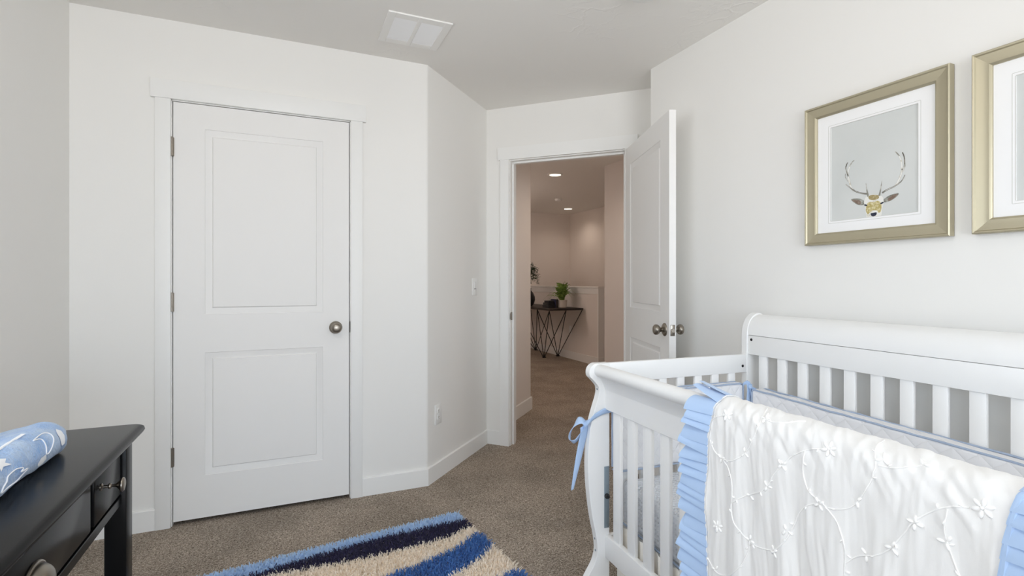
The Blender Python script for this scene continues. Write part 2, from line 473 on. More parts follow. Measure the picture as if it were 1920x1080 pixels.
# ------------------------------------------------------------------ baseboards and casings
def base(name, pts, h=0.10, t=0.013, side=1):
    """board along a polyline of wall points, standing out by t on the given side"""
    m = MB()
    n = len(pts)
    P = [Vector(p) for p in pts]
    offs = []
    for i in range(n):
        ns = []
        if i > 0: d = (P[i] - P[i - 1]).normalized(); ns.append(Vector((d.y, -d.x)) * side)
        if i < n - 1: d = (P[i + 1] - P[i]).normalized(); ns.append(Vector((d.y, -d.x)) * side)
        if len(ns) == 2:
            b = (ns[0] + ns[1]).normalized(); offs.append(P[i] + b * (t / b.dot(ns[0])))
        else: offs.append(P[i] + ns[0] * t)
    for i in range(n - 1):
        q = [P[i], P[i + 1], offs[i + 1], offs[i]]
        vs_ = [(p.x, p.y, z) for z in (0, h - .004) for p in q] + [(p.x, p.y, h) for p in (q[0], q[1], q[1].lerp(q[2], .7), q[0].lerp(q[3], .7))]
        m.add(vs_, [(0, 1, 5, 4), (1, 2, 6, 5), (2, 3, 7, 6), (3, 0, 4, 7), (4, 5, 9, 8), (5, 6, 10, 9), (6, 7, 11, 10), (7, 4, 8, 11), (8, 9, 10, 11), (3, 2, 1, 0)])
    return struct(m.build(name, M['trim']))
base('baseboard_left', [(XL, YB), (XL, YC)])
base('baseboard_closet', [(XL + .013, YC), (-0.577, YC)])
base('baseboard_angle', [(0.377, YC), (CX - .003, YC), C2, dw(0.114)])
base('baseboard_right', [dw(1.07), dw(1.2), (XR, YO), (XR, YB)])
base('baseboard_hall_left', [dw(-0.03, 0.135), hc, (hc[0] - 1.1, hc[1] + 1.1)], h=0.115)
base('baseboard_hall_far', [(1.0, 8.31), (3.99, 8.31)], h=0.115)
base('baseboard_hall_right', [(4.0, 4.686), (3.157, 4.686), (3.157, 2.9)], h=0.115)

# closet door trim: side casings, taller head, jamb, stop
m = MB()
m.rbox(-0.577, -0.513, YC - .018, YC + .0005, 0, 2.058, .002)
m.rbox(0.314, 0.377, YC - .018, YC + .0005, 0, 2.058, .002)
m.rbox(-0.595, 0.395, YC - .022, YC + .0005, 2.058, 2.148, .002)
m.box(DX0 - .012, DX0 - .004, YC, YC + .12, 0, DH + .012); m.box(DX1 + .004, DX1 + .012, YC, YC + .12, 0, DH + .012)
m.box(DX0 - .012, DX1 + .012, YC, YC + .12, DH + .004, DH + .012)
m.box(DX0 - .004, DX0 + .012, YC + .055, YC + .09, 0, DH + .004); m.box(DX1 - .012, DX1 + .004, YC + .055, YC + .09, 0, DH + .004)
struct(m.build('trim_1', M['trim']), 'white casing around the closed closet door', 'door casing')
# entry door trim
m = MB()
def dbox(a0, a1, p0, p1, z0, z1):
    m.prism([dw(a0, p0), dw(a1, p0), dw(a1, p1), dw(a0, p1)], z0, z1)
dbox(0.114, 0.181, -0.018, 0.001, 0, 2.058); dbox(1.006, 1.070, -0.018, 0.001, 0, 2.058)
dbox(0.096, 1.088, -0.022, 0.001, 2.058, 2.146)
dbox(OP0 - .018, OP0, 0, .115, 0, OPH); dbox(OP1, OP1 + .018, 0, .115, 0, OPH); dbox(OP0 - .018, OP1 + .018, 0, .115, OPH, OPH + .018)
dbox(OP0, OP0 + .012, .040, .075, 0, OPH); dbox(OP1 - .012, OP1, .040, .075, 0, OPH); dbox(OP0, OP1, .040, .075, OPH - .012, OPH)
dbox(0.114, 0.181, 0.114, 0.133, 0, 2.058); dbox(1.006, 1.070, 0.114, 0.133, 0, 2.058); dbox(0.096, 1.088, 0.114, 0.135, 2.058, 2.146)
et = struct(m.build('trim_2', M['trim']), 'white casing around the open doorway to the hall', 'door casing')
m = MB(); m.prism([dw(OP0 + .0015, .003), dw(OP0 + .0015, .036), dw(OP0 - .001, .036), dw(OP0 - .001, .003)], .905, .962)
m.prism([dw(OP0 + .003, -.004), dw(OP0 + .003, .006), dw(OP0 - .001, .006), dw(OP0 - .001, -.004)], .913, .954)
m.build('strike_plate', M['nickel'], et)

# ------------------------------------------------------------------ doors
def panel_leaf(w, h, t, panels):
    m = MB()
    xs = [0, panels[0][0], panels[0][1], w]
    zs = [0]
    for p in panels: zs += [p[2], p[3]]
    zs.append(h)
    for face in (0, 1):
        y = lambda d: d if face == 0 else t - d
        for i in range(3):
            for j in range(len(zs) - 1):
                hole = i == 1 and j % 2 == 1
                x0, x1, z0, z1 = xs[i], xs[i + 1], zs[j], zs[j + 1]
                if not hole:
                    m.add([(x0, y(0), z0), (x1, y(0), z0), (x1, y(0), z1), (x0, y(0), z1)], [(0, 1, 2, 3)] if face == 0 else [(3, 2, 1, 0)])
                else:
                    rings = [(0, 0), (.002, .003), (.005, .0035), (.028, .0135), (.031, .0135), (.036, .0045)]
                    vs_, fs = [], []
                    for ins, dep in rings:
                        vs_ += [(x0 + ins, y(dep), z0 + ins), (x1 - ins, y(dep), z0 + ins), (x1 - ins, y(dep), z1 - ins), (x0 + ins, y(dep), z1 - ins)]
                    for k in range(len(rings) - 1):
                        for q in range(4):
                            fs.append((k * 4 + q, k * 4 + (q + 1) % 4, k * 4 + 4 + (q + 1) % 4, k * 4 + 4 + q))
                    e = (len(rings) - 1) * 4
                    fs.append((e, e + 1, e + 2, e + 3))
                    m.add(vs_, fs if face == 0 else [f[::-1] for f in fs])
    m.add([(0, 0, 0), (w, 0, 0), (w, t, 0), (0, t, 0)], [(3, 2, 1, 0)]); m.add([(0, 0, h), (w, 0, h), (w, t, h), (0, t, h)], [(0, 1, 2, 3)])
    m.add([(0, 0, 0), (0, 0, h), (0, t, h), (0, t, 0)], [(0, 1, 2, 3)]); m.add([(w, 0, 0), (w, 0, h), (w, t, h), (w, t, 0)], [(3, 2, 1, 0)])
    return m
KNOB = [(.0, .062), (.012, .0615), (.020, .059), (.0255, .054), (.0275, .047), (.0265, .040), (.022, .033), (.015, .028), (.011, .024), (.0105, .014)]
ROSE = [(.0105, .016), (.016, .014), (.026, .010), (.0325, .006), (.034, .003), (.034, .0), (.0, .0)]
def knob(parent, x, y, z, d):
    m = MB(); xf = T(x, y, z) @ toward(d)
    m.lathe(KNOB, 32, xf=xf)
    k = m.build('knob', M['nickel'], parent, angle=60)
    k['label'] = 'round satin nickel doorknob'
    m = MB(); m.lathe(ROSE, 32, xf=xf)
    m.build('rosette', M['nickel'], k, angle=50)
PAN = [(.132, .680, .207, .812), (.132, .680, 1.0, 1.912)]
d1 = panel_leaf(.8126, 2.030, .035, PAN).build('door_1', M['door'], fix=False)
struct(d1, 'closed white two-panel closet door', 'door')
d1.location = (DX0, YC + .001, .02)
knob(d1, .7437, 0, .914, (0, -1, 0))
for z in (.335, 1.083, 1.832):
    m = MB()
    m.lathe([(.0, -.046), (.0065, -.046), (.0065, .046), (.0, .046)], 12, xf=T(-.004, -.007, z - .02))
    m.box(-.014, .005, -.0035, -.001, z - .066, z + .024)
    m.build('hinge', M['nickel'], d1)['label'] = 'satin nickel hinge'
m = MB(); m.box(.8135, .8185, -.004, .003, .885, .945)
m.build('latch_plate', M['latch'], d1)
# open door, hinged on the right jamb and swung into the room
hp = dw(1.0)
d2 = panel_leaf(.806, 2.030, .035, [(.128, .678, .207, .812), (.128, .678, 1.0, 1.912)]).build('door_2', M['door'], fix=False)
struct(d2, 'white two-panel door standing open into the room', 'door')
d2.location = (hp[0], hp[1], .02)
d2.rotation_euler = (0, 0, R(-110.27))
# local +x runs from hinge to free edge; local y=0 face looks to -x of the room
knob(d2, .746, 0, .914, (0, -1, 0))
knob(d2, .746, .035, .914, (0, 1, 0))
m = MB(); m.rbox(.8045, .8075, .006, .029, .886, .943, .0014)
m.lathe([(0, 0), (.0095, 0), (.0095, .009), (.0, .009)], 16, xf=T(.8065, .0175, .914) @ toward((1, 0, 0)))
m.build('latch_plate', M['nickel'], d2)
for z in (.335, 1.083, 1.832):
    m = MB(); m.lathe([(.0, -.046), (.0065, -.046), (.0065, .046), (.0, .046)], 12, xf=T(-.003, .041, z - .02))
    m.build('hinge', M['nickel'], d2)

# ------------------------------------------------------------------ small fittings
# ceiling return-air grille
t = thing('ceiling_vent', 'square white air grille in the ceiling with two louvred openings', 'vent', (0.583, 2.549, CH))
m = MB(); hw = .155
g = [(-.118, -.010), (.010, .118)]                  # the two openings, across
for a, b in ((-hw, g[0][0]), (g[0][1], g[1][0]), (g[1][1], hw)): m.box(a, b, -hw, hw, -.008, 0)
for a, b in g: m.box(a, b, -hw, -.112, -.008, 0); m.box(a, b, .112, hw, -.008, 0)
m.build('frame', M['ventframe'], t, bevel=.0015)
m = MB()
for a, b in g: m.box(a, b, -.112, .112, -.0006, -.0002)
m.build('backing', M['duct'], t)  # dark sheet stands in for the shade of the duct behind
for a, b in g:
    m = MB()
    for k in range(17):
        y = -.112 + .224 * (k + .5) / 17
        m.prism([(y - .0050, -.0014), (y - .0042, -.0008), (y + .0046, -.0066), (y + .0038, -.0074)], a, b, axis='x')
    m.build('louvers', M['vent'], t)

def smoke(name, label, x, y, r=.07, h=.042):
    t = thing(name, label, 'smoke detector', (x, y, CH))
    m = MB(); m.lathe([(0, 0), (r, 0), (r, -.010), (r * .97, -.012), (r * .97, -.014), (r * .9, -.030), (r * .8, -h + .003), (r * .7, -h), (0, -h)][::-1], 40)
    m.build('body', M['plastic'], t)
    m = MB(); m.lathe([(0, 0), (r * .2, 0), (r * .2, -.003), (0, -.003)][::-1], 20, xf=T(r * .3, 0, -h)); m.build('test_button', M['plastic'], t)
    m = MB(); m.rbox(r * .78, r * 1.03, -.012, .012, -.034, -.006, .004); m.build('sounder_lug', M['plastic'], t)
smoke('smoke_detector', 'round white smoke detector on the bedroom ceiling, cut off by the top edge', 1.394, 1.772)
smoke('smoke_detector', 'small white smoke detector on the hall ceiling between the two downlights', 3.753, 6.8, .055, .036)

# outlet and switch on the angled wall (local x along the wall, local -y out into the room)
def plate(name, label, cat, a, z, w, h):
    q = sw(a)
    t = thing(name, label, cat, (q[0], q[1], z), R(45))
    m = MB(); m.rbox(-w / 2, w / 2, -.006, 0, -h / 2, h / 2, .003); m.build('cover_plate', M['plastic'], t)
    return t
t = plate('wall_outlet', 'white double power outlet low on the angled wall above the baseboard', 'outlet', .119, .386, .076, .120)
for dz in (-.02, .02):
    m = MB(); m.lathe([(0, 0), (.0165, 0), (.0165, -.0035), (0, -.0035)][::-1], 24, xf=T(0, -.0058, dz) @ Matrix.Rotation(R(-90), 4, 'X'))
    rc_ = m.build('receptacle', M['plastic'], t)
    m = MB(); m.box(-.007, -.0055, -.0097, -.009, dz - .002, dz + .007); m.box(.0055, .007, -.0097, -.009, dz - .002, dz + .006); m.box(-.0018, .0018, -.0097, -.009, dz - .010, dz - .006)
    m.build('slot', M['void'], rc_)
m = MB(); m.lathe([(0, 0), (.003, 0), (.003, -.001), (0, -.001)][::-1], 12, xf=T(0, -.006, 0) @ Matrix.Rotation(R(-90), 4, 'X')); m.build('screw', M['plastic'], t)
t = plate('light_switch', 'white rocker dimmer switch on the angled wall near the doorway', 'light switch', .630, 1.147, .078, .118)
m = MB(); m.rbox(-.017, .017, -.0095, -.004, -.012, .036, .002); m.build('rocker', M['plastic'], t)
m = MB(); m.rbox(-.017, .017, -.0085, -.004, -.036, -.0165, .002); m.build('slider', M['plastic'], t)
m = MB(); m.box(-.017, .017, -.0064, -.006, -.0160, -.0126); m.build('slot', M['void'], t)
t = thing('wall_outlet', 'white outlet on the half wall beneath the console table', 'outlet', (4.0, 6.866, .449), R(-90))
m = MB(); m.rbox(-.038, .038, -.006, 0, -.06, .06, .003); m.build('cover_plate', M['plastic'], t)
m = MB(); m.rbox(-.017, .017, -.008, -.004, -.034, .034, .002); m.build('receptacle', M['plastic'], t)

# recessed downlights in the hall
M['lamp'] = emit('lamp_disc', (1.0, 0.80, 0.58, 1), 14)
M['globe'] = emit('added_globe_glow', (1.0, 0.83, 0.74, 1), 66)
def downlight(x, y, label, watts):
    t = thing('recessed_light', label, 'ceiling light', (x, y, CH), group='recessed hall lights')
    m = MB(); m.lathe([(.066, 0), (.092, 0), (.092, -.006), (.078, -.012), (.066, -.008), (.066, 0)], 40); m.build('trim_ring', M['plastic'], t)
    m = MB(); m.lathe([(0, -.003), (.066, -.003), (.066, -.006), (0, -.006)][::-1], 40); m.build('lens', M['lamp'], t)
    l = bpy.data.lights.new('downlight', 'SPOT'); l.energy = watts; l.color = (1.0, .83, .69); l.spot_size = R(150); l.spot_blend = .8; l.shadow_soft_size = .06
    o = bpy.data.objects.new('downlight', l); C.objects.link(o); o.parent = t; o.location = (0, 0, -.03)
downlight(2.865, 5.269, 'lit recessed ceiling light nearest the bedroom doorway', 13)
downlight(4.392, 7.619, 'lit recessed ceiling light farther down the hall over the half wall', 20)
downlight(2.70, 3.75, 'unseen recessed light added just outside the bedroom door', 48)  # added above the door head, unseen; brightens the near hall walls
pd = thing('added_pendant', 'unseen globe pendant added round the hall corner for warm fill light', 'added pendant lamp', (1.95, 6.6, CH))  # added out of sight for warm ambient light in the hall
m = MB(); m.lathe([(0, 0), (.05, 0), (.05, -.02), (0, -.02)][::-1], 24); m.build('ceiling_rose', M['plastic'], pd)
m = MB(); m.tube([(0, 0, -.02), (0, 0, -.62)], .004, 6); m.build('cord', M['plastic'], pd)
m = MB(); m.sphere((0, 0, -.75), (.13, .13, .13), seg=32); m.build('globe', M['globe'], pd)

# unseen dome lamp added overhead to lift the floor, rug and crib
M['dome'] = emit("added_dome_glow", (1.0, 0.97, 0.94, 1), 54)
t = thing('added_ceiling_lamp', 'unseen white dome lamp added overhead to light the bedroom', 'ceiling light', (-.15, .65, CH))
m = MB(); m.lathe([(0, 0), (.19, 0), (.195, -.02), (.185, -.03), (0, -.03)][::-1], 40); m.build('base_ring', M['nickel'], t)
m = MB(); m.lathe([(.18, -.028), (.178, -.06), (.165, -.095), (.135, -.125), (.09, -.145), (.04, -.154), (0, -.155)], 40); m.build('glass_dome', M['dome'], t)

# ------------------------------------------------------------------ pictures on the right wall
DEER = {'antlerL': [(1.2, 1.504), (1.217, 1.508), (1.242, 1.519), (1.26, 1.534), (1.273, 1.546), (1.28, 1.553)], 'beamL': [(1.25, 1.524), (1.258, 1.535), (1.264, 1.551), (1.269, 1.574), (1.271, 1.597), (1.266, 1.618), (1.257, 1.631), (1.248, 1.639)], 'tineL2': [(1.271, 1.582), (1.278, 1.605), (1.28, 1.618), (1.276, 1.63), (1.272, 1.635)], 'tineL3': [(1.272, 1.562), (1.281, 1.58), (1.281, 1.594)], 'antlerR': [(1.149, 1.499), (1.132, 1.508), (1.11, 1.515), (1.091, 1.526), (1.082, 1.536), (1.075, 1.55)], 'beamR': [(1.104, 1.519), (1.098, 1.528), (1.091, 1.544), (1.086, 1.56), (1.085, 1.581), (1.087, 1.602), (1.093, 1.619), (1.099, 1.629), (1.106, 1.638)], 'tineR2': [(1.084, 1.568), (1.076, 1.587), (1.077, 1.611), (1.083, 1.63)], 'tineR3': [(1.083, 1.56), (1.075, 1.578), (1.075, 1.592)],
 'spikeL': [(1.197, 1.493), (1.202, 1.518), (1.205, 1.544)], 'spikeR': [(1.159, 1.49), (1.154, 1.513), (1.15, 1.543)],
 'earL': [(1.211, 1.478), (1.223, 1.488), (1.242, 1.493), (1.26, 1.492), (1.252, 1.481), (1.235, 1.468), (1.217, 1.465), (1.21, 1.47)], 'earR': [(1.146, 1.473), (1.132, 1.483), (1.113, 1.489), (1.095, 1.489), (1.101, 1.478), (1.116, 1.469), (1.132, 1.464), (1.144, 1.465)], 'earLi': [(1.223, 1.477), (1.231, 1.485), (1.256, 1.489), (1.245, 1.478), (1.231, 1.469), (1.224, 1.47)], 'earRi': [(1.129, 1.476), (1.116, 1.485), (1.098, 1.488), (1.106, 1.477), (1.122, 1.468), (1.13, 1.469)],
 'head': [(1.205, 1.494), (1.196, 1.497), (1.178, 1.498), (1.161, 1.494), (1.149, 1.486), (1.144, 1.473), (1.145, 1.458), (1.149, 1.443), (1.152, 1.4175), (1.164, 1.4172), (1.178, 1.4172), (1.193, 1.4172), (1.203, 1.4175), (1.207, 1.445), (1.21, 1.461), (1.212, 1.477)],
 'crown': [(1.196, 1.493), (1.187, 1.497), (1.169, 1.495), (1.16, 1.49), (1.162, 1.48), (1.178, 1.478), (1.193, 1.482)],
 'face': [(1.202, 1.466), (1.192, 1.473), (1.178, 1.470), (1.164, 1.473), (1.153, 1.464), (1.151, 1.448), (1.154, 1.432), (1.161, 1.429), (1.167, 1.438), (1.184, 1.439), (1.191, 1.430), (1.199, 1.429), (1.205, 1.440), (1.205, 1.454)],
 'eyeL': [(1.212, 1.465), (1.206, 1.466), (1.2, 1.461), (1.203, 1.459), (1.209, 1.461)], 'eyeR': [(1.156, 1.461), (1.149, 1.466), (1.143, 1.465), (1.146, 1.461), (1.153, 1.459)],
 'muzzle': [(1.192, 1.433), (1.181, 1.437), (1.167, 1.435), (1.160, 1.424), (1.163, 1.4176), (1.192, 1.4176), (1.196, 1.426)], 'nose': [(1.188, 1.430), (1.18, 1.431), (1.168, 1.431), (1.169, 1.422), (1.178, 1.4180), (1.186, 1.421)]}
INK = [mat('ink_antler', srgb(142, 140, 130), .9, var=(55, srgb(205, 203, 196), .42, .62)), mat('ink_tip', srgb(92, 88, 80), .9, var=(60, srgb(150, 146, 136), .45, .7)), mat('ink_white', srgb(232, 231, 226), .9, var=(60, srgb(196, 188, 166), .55, .75)),
       mat('ink_ochre', srgb(180, 164, 104), .9, var=(120, srgb(222, 212, 172), .42, .66)), mat('ink_crown', srgb(158, 142, 98), .9, var=(110, srgb(196, 184, 150), .45, .7)), mat('ink_ear', srgb(122, 122, 112), .9, var=(70, srgb(180, 180, 172), .4, .7)),
       mat('ink_earin', srgb(122, 102, 90), .9, var=(90, srgb(150, 134, 122), .4, .7)), mat('ink_dark', srgb(48, 52, 66), .9)]
FX = XR                                       # wall face; pictures stand out toward -x
def picture(label, yc_, zc, deer):
    """local: x = depth toward the room is -x, y along the wall, z up"""
    t = thing('framed_picture', label, 'picture', (FX, yc_, zc), group='framed pictures on the right wall')
    hy, hz = .251, .277
    prof = [(0, .002), (0, .028), (.003, .031), (.007, .030), (.010, .0255), (.026, .0225), (.040, .0225), (.044, .020), (.0465, .0165), (.0465, .006), (.02, .002)]
    m = MB()
    rings = []
    for ins, dep in prof:
        rings.append([(-dep, -hy + ins, -hz + ins), (-dep, hy - ins, -hz + ins), (-dep, hy - ins, hz - ins), (-dep, -hy + ins, hz - ins)])
    vs_ = []; fs = []
    for q in range(4):                         # four mitred lengths of moulding
        o = len(vs_)
        for rg in rings: vs_ += [rg[q], rg[(q + 1) % 4]]
        for k in range(len(rings) - 1): fs.append((o + 2 * k, o + 2 * k + 1, o + 2 * k + 3, o + 2 * k + 2))
    m.add(vs_, fs); m.build('frame', M['champagne'], t, angle=25)
    m = MB()
    y0, y1, z0, z1 = -.152, .152, -.186, .181    # window of the mat
    a, b, c, d = -hy + .044, hy - .044, -hz + .044, hz - .044
    for q in ((a, y0, c, d), (y1, b, c, d), (y0, y1, c, z0), (y0, y1, z1, d)): m.box(-.0115, -.008, *q)
    for e in (.0, .008):                         # two fine ruled lines round the window
        f0, f1, g0, g1 = y0 - e, y1 + e, z0 - e, z1 + e
        for q in ((f0 - .0013, f0, g0, g1), (f1, f1 + .0013, g0, g1), (f0, f1, g0 - .0013, g0), (f0, f1, g1, g1 + .0013)): m.box(-.0119, -.0112, *q, mi=1)
    m.build('mat', [M['mat'], M['matline']], t)
    m = MB(); m.box(-.0085, -.004, y0 - .005, y1 + .005, z0 - .005, z1 + .005)
    if deer:
        def flat(poly, mi, lay, smooth=True):
            if smooth:                            # rounded outline through the points
                k_ = len(poly); poly = spline(list(poly[-2:]) + list(poly) + list(poly[:2]), 4)[8:8 + 4 * k_]
            n = len(poly); x = -.0085 - .00012 * lay
            m.add([(x, p[0] - yc_, p[1] - zc + .001) for p in poly], [tuple(range(n))], mi)
        def stroke(pts, w0, w1, mi, lay):
            P = [np.array(p) for p in spline(pts, 5)]; n = len(P)
            L, Rr = [], []
            for i, p in enumerate(P):
                tt = P[min(i + 1, n - 1)] - P[max(i - 1, 0)]; tt = tt / (np.linalg.norm(tt) + 1e-9); nn = np.array([-tt[1], tt[0]])
                w = (w0 + (w1 - w0) * i / (n - 1)) / 2
                L.append(p + nn * w); Rr.append(p - nn * w)
            x = -.0085 - .00012 * lay
            vs_ = [(x, q[0] - yc_, q[1] - zc + .001) for q in L + Rr]
            m.add(vs_, [(i, i + 1, n + i + 1, n + i) for i in range(n - 1)], mi)
        D = DEER
        for k in ('beamL', 'beamR'): stroke(D[k], .0075, .0035, 1, 1); stroke(D[k][:-2], .0058, .004, 3 - 1 + 1, 2)
        for k in ('antlerL', 'antlerR'): stroke(D[k], .0062, .0026, 2, 3); stroke(D[k], .0026, .0015, 1, 4)
        for k in ('tineL2', 'tineR2'): stroke(D[k], .0045, .0036, 1, 2); stroke(D[k][-3:], .0036, .0034, 2, 3)
        for k in ('tineL3', 'tineR3'): stroke(D[k], .003, .002, 1, 2)
        for k in ('spikeL', 'spikeR'): stroke(D[k], .0072, .001, 1, 6)
        for k in ('earL', 'earR'): flat(D[k], 6, 3)
        for k in ('earLi', 'earRi'): flat(D[k], 7, 4)
        flat(D['head'], 3, 5); flat(D['crown'], 5, 7); flat(D['face'], 4, 6); flat(D['muzzle'], 3, 8)
        for k in ('eyeL', 'eyeR', 'nose'): flat(D[k], 8, 9)
    m.build('print', [M['print']] + INK, t, fix=False)
picture('silver-gold framed print of a deer head with tall antlers', 1.1855, 1.604, True)
picture('silver-gold framed picture cut off by the right edge of the photo', .6265, 1.604, False)

# ------------------------------------------------------------------ striped shag rug
def rug():
    W, L = 1.22, 1.30
    rng = np.random.default_rng(3)
    sp = .0052
    nx, ny = int(W / sp), int(L / sp)
    u, v = np.meshgrid((np.arange(nx) + .5) * sp, (np.arange(ny) + .5) * sp)      # from the far right corner: u leftwards, v toward the viewer
    u = (u + rng.uniform(-.5, .5, u.shape) * sp * 1.5).ravel(); v = (v + rng.uniform(-.5, .5, v.shape) * sp * 1.5).ravel()
    u = np.clip(u, 0, W); v = np.clip(v, 0, L)
    B = [([0, .2, .40, .69, .95, 1.22], [.092, .076, .064, .070, .092, .08]),
         ([0, .14, .34, .56, .85, 1.22], [.160, .214, .208, .188, .128, .17]),
         ([0, .14, .33, .43, .7, 1.22], [.236, .315, .355, .365, .40, .33]),
         ([0, .09, .18, .5, .8, 1.22], [.370, .440, .470, .60, .56, .60]),
         ([0, .05, .3, .7, 1.22], [.596, .60, .66, .72, .70]),
         ([0, .3, .7, 1.22], [.78, .74, .84, .80]), ([0, .4, 1.22], [.88, .90, .94]), ([0, .4, 1.22], [1.06, 1.02, 1.10]), ([0, 1.22], [1.2, 1.2])]
    vv = v + rng.normal(0, .004, v.shape)
    idx = np.zeros(u.shape, int)
    for xs, ys in B: idx += (vv > np.interp(u, xs, ys))
    seq = np.array([0, 1, 2, 3, 2, 3, 1, 0, 2, 3])
    mi = seq[np.clip(idx, 0, 9)]
    n = u.size
    ang = rng.uniform(0, 2 * np.pi, n); ln = rng.uniform(.021, .032, n); lean = rng.uniform(.1, .95, n)
    dx, dy = np.cos(ang), np.sin(ang)
    # edges fall outwards
    eb = np.clip(1 - np.minimum.reduce([u, W - u, v, L - v]) / .02, 0, 1)
    ox = np.where(u < .02, 1, np.where(W - u < .02, -1, 0)); oy = np.where(v < .02, 1, np.where(L - v < .02, -1, 0))
    dx = dx * (1 - eb) + ox * eb; dy = dy * (1 - eb) + oy * eb
    x, y = -u, -v
    tw = rng.uniform(0, np.pi, n); wx, wy = np.cos(tw) * .0021, np.sin(tw) * .0021
    P = np.empty((n, 6, 3))
    for k, (f, h, wd) in enumerate(((0, 0, 1.0), (.45, .62, 1.1), (1.0, 1.0, .9))):
        cx_ = x + dx * ln * lean * f; cy_ = y + dy * ln * lean * f; cz_ = .006 + ln * np.sqrt(1 - .5 * lean ** 2) * h * (1 - .25 * eb * f)
        P[:, 2 * k] = np.stack([cx_ - wx * wd, cy_ - wy * wd, cz_], 1); P[:, 2 * k + 1] = np.stack([cx_ + wx * wd, cy_ + wy * wd, cz_], 1)
    V = P.reshape(-1, 3)
    b0 = (np.arange(n) * 6)[:, None]
    F = np.concatenate([b0 + [0, 1, 3, 2], b0 + [2, 3, 5, 4]], 1).reshape(-1, 4)
    FM = np.repeat(mi, 2)
    # backing
    o = len(V)
    V = np.concatenate([V, [(a, b, c) for c in (.001, .008) for b in (-L, 0) for a in (-W, 0)]])
    F = np.concatenate([F, [[o + a for a in q] for q in ((0, 1, 3, 2), (4, 5, 7, 6), (0, 1, 5, 4), (2, 3, 7, 6), (0, 2, 6, 4), (1, 3, 7, 5))]])
    FM = np.concatenate([FM, [2] * 6])
    me = bpy.data.meshes.new('shag_rug')
    me.vertices.add(len(V)); me.vertices.foreach_set('co', V.ravel())
    me.loops.add(F.size); me.loops.foreach_set('vertex_index', F.ravel().astype(np.int32))
    me.polygons.add(len(F)); me.polygons.foreach_set('loop_start', (np.arange(len(F)) * 4).astype(np.int32))
    me.polygons.foreach_set('material_index', FM.astype(np.int32))
    for nm, c, c2 in (('yarn_light_blue', srgb(192, 218, 246), srgb(206, 228, 250)), ('yarn_navy', srgb(54, 52, 84), srgb(70, 66, 100)), ('yarn_cream', srgb(250, 240, 225), srgb(253, 247, 238)), ('yarn_blue', srgb(76, 122, 190), srgb(98, 146, 208))):
        ym = mat(nm, c, .85, sheen=.3, spec=.2, var=(80, c2, .4, .6))
        nt = ym.node_tree; pb = nt.nodes['Principled BSDF']; tr = nt.nodes.new('ShaderNodeBsdfTranslucent'); mx = nt.nodes.new('ShaderNodeMixShader')
        mx.inputs[0].default_value = .5
        ramp = [q for q in nt.nodes if q.type == 'VALTORGB'][0]
        nt.links.new(ramp.outputs['Color'], tr.inputs['Color']); nt.links.new(pb.outputs[0], mx.inputs[1]); nt.links.new(tr.outputs[0], mx.inputs[2])
        nt.links.new(mx.outputs[0], nt.nodes['Material Output'].inputs['Surface'])
        me.materials.append(ym)
    me.update(); me.validate()
    o = bpy.data.objects.new('shag_rug', me); C.objects.link(o)
    o.location = (.778, 2.462, 0); o.rotation_euler = (0, 0, R(7.3))
    tag(o, 'shaggy rug with wavy light blue, navy, cream and mid blue stripes on the carpet', 'rug')
rug()

# ------------------------------------------------------------------ black side table with drawers, by the left wall
DZ = .76
tb = thing('drawer_table', 'black lacquered table with drawers and nickel pulls against the left wall', 'table', (XL + .012, .55, 0))
# local: x from the wall into the room, y along the wall away from the viewer
tw_, tl = .505, 1.29                                # depth, length of the top
def rrect(x0, x1, y0, y1, r, n=6):
    return [(x1 - r + r * math.cos(R(a)), y1 - r + r * math.sin(R(a))) for a in np.linspace(0, 90, n)] + [(x0 + .004, y1), (x0, y1 - .004), (x0, y0 + .004), (x0 + .004, y0)] + \
           [(x1 - r + r * math.cos(R(a)), y0 + r + r * math.sin(R(a))) for a in np.linspace(-90, 0, n)]
m = MB()
lay = [(.010, DZ - .022), (.003, DZ - .0195), (.0, DZ - .013), (.002, DZ - .005), (.007, DZ - .0012), (.012, DZ)]
rings = [rrect(0, tw_ - i, i, tl - i, .028) for i, z in lay]
n = len(rings[0]); vs_ = [(p[0], p[1], z) for rg, (i, z) in zip(rings, lay) for p in rg]
fs = [(k * n + q, k * n + (q + 1) % n, (k + 1) * n + (q + 1) % n, (k + 1) * n + q) for k in range(len(lay) - 1) for q in range(n)]
fs += [tuple(range(n))[::-1], tuple((len(lay) - 1) * n + q for q in range(n))]
m.add(vs_, fs); m.build('tabletop', M['black'], tb, angle=50)
fx = tw_ - .022                                      # front face of the legs
ly0, ly1 = .065, tl - .125 + .0                      # legs along y: near and far
LEGS = [(ly0, ly0 + .06), (tl - .125, tl - .065)]
for (a, b) in LEGS:
    for (p, q) in ((fx - .05, fx), (.02, .07)):
        m = MB(); m.rbox(p, q, a, b, 0, DZ - .022, .003); m.build('leg', M['black'], tb)
ya, yb = LEGS[0][1], LEGS[1][0]
m = MB(); m.box(fx - .036, fx - .010, ya, yb, .570, .594); m.build('bottom_rail', M['black'], tb, bevel=.002)
m = MB(); m.box(.03, .05, ya, yb, .57, DZ - .022); m.box(.04, fx - .03, LEGS[1][0] + .02, LEGS[1][0] + .04, .57, DZ - .022); m.box(.04, fx - .03, LEGS[0][0] + .02, LEGS[0][0] + .04, .57, DZ - .022)
m.box(.05, fx - .03, ya, yb, .575, .585)
m.build('apron', M['black'], tb)
ws = .205; gap = .010
d1_ = (yb - .028 - ws, yb - .028); d3_ = (ya + .028, ya + .028 + ws); d2_ = (d3_[1] + .022, d1_[0] - .022)
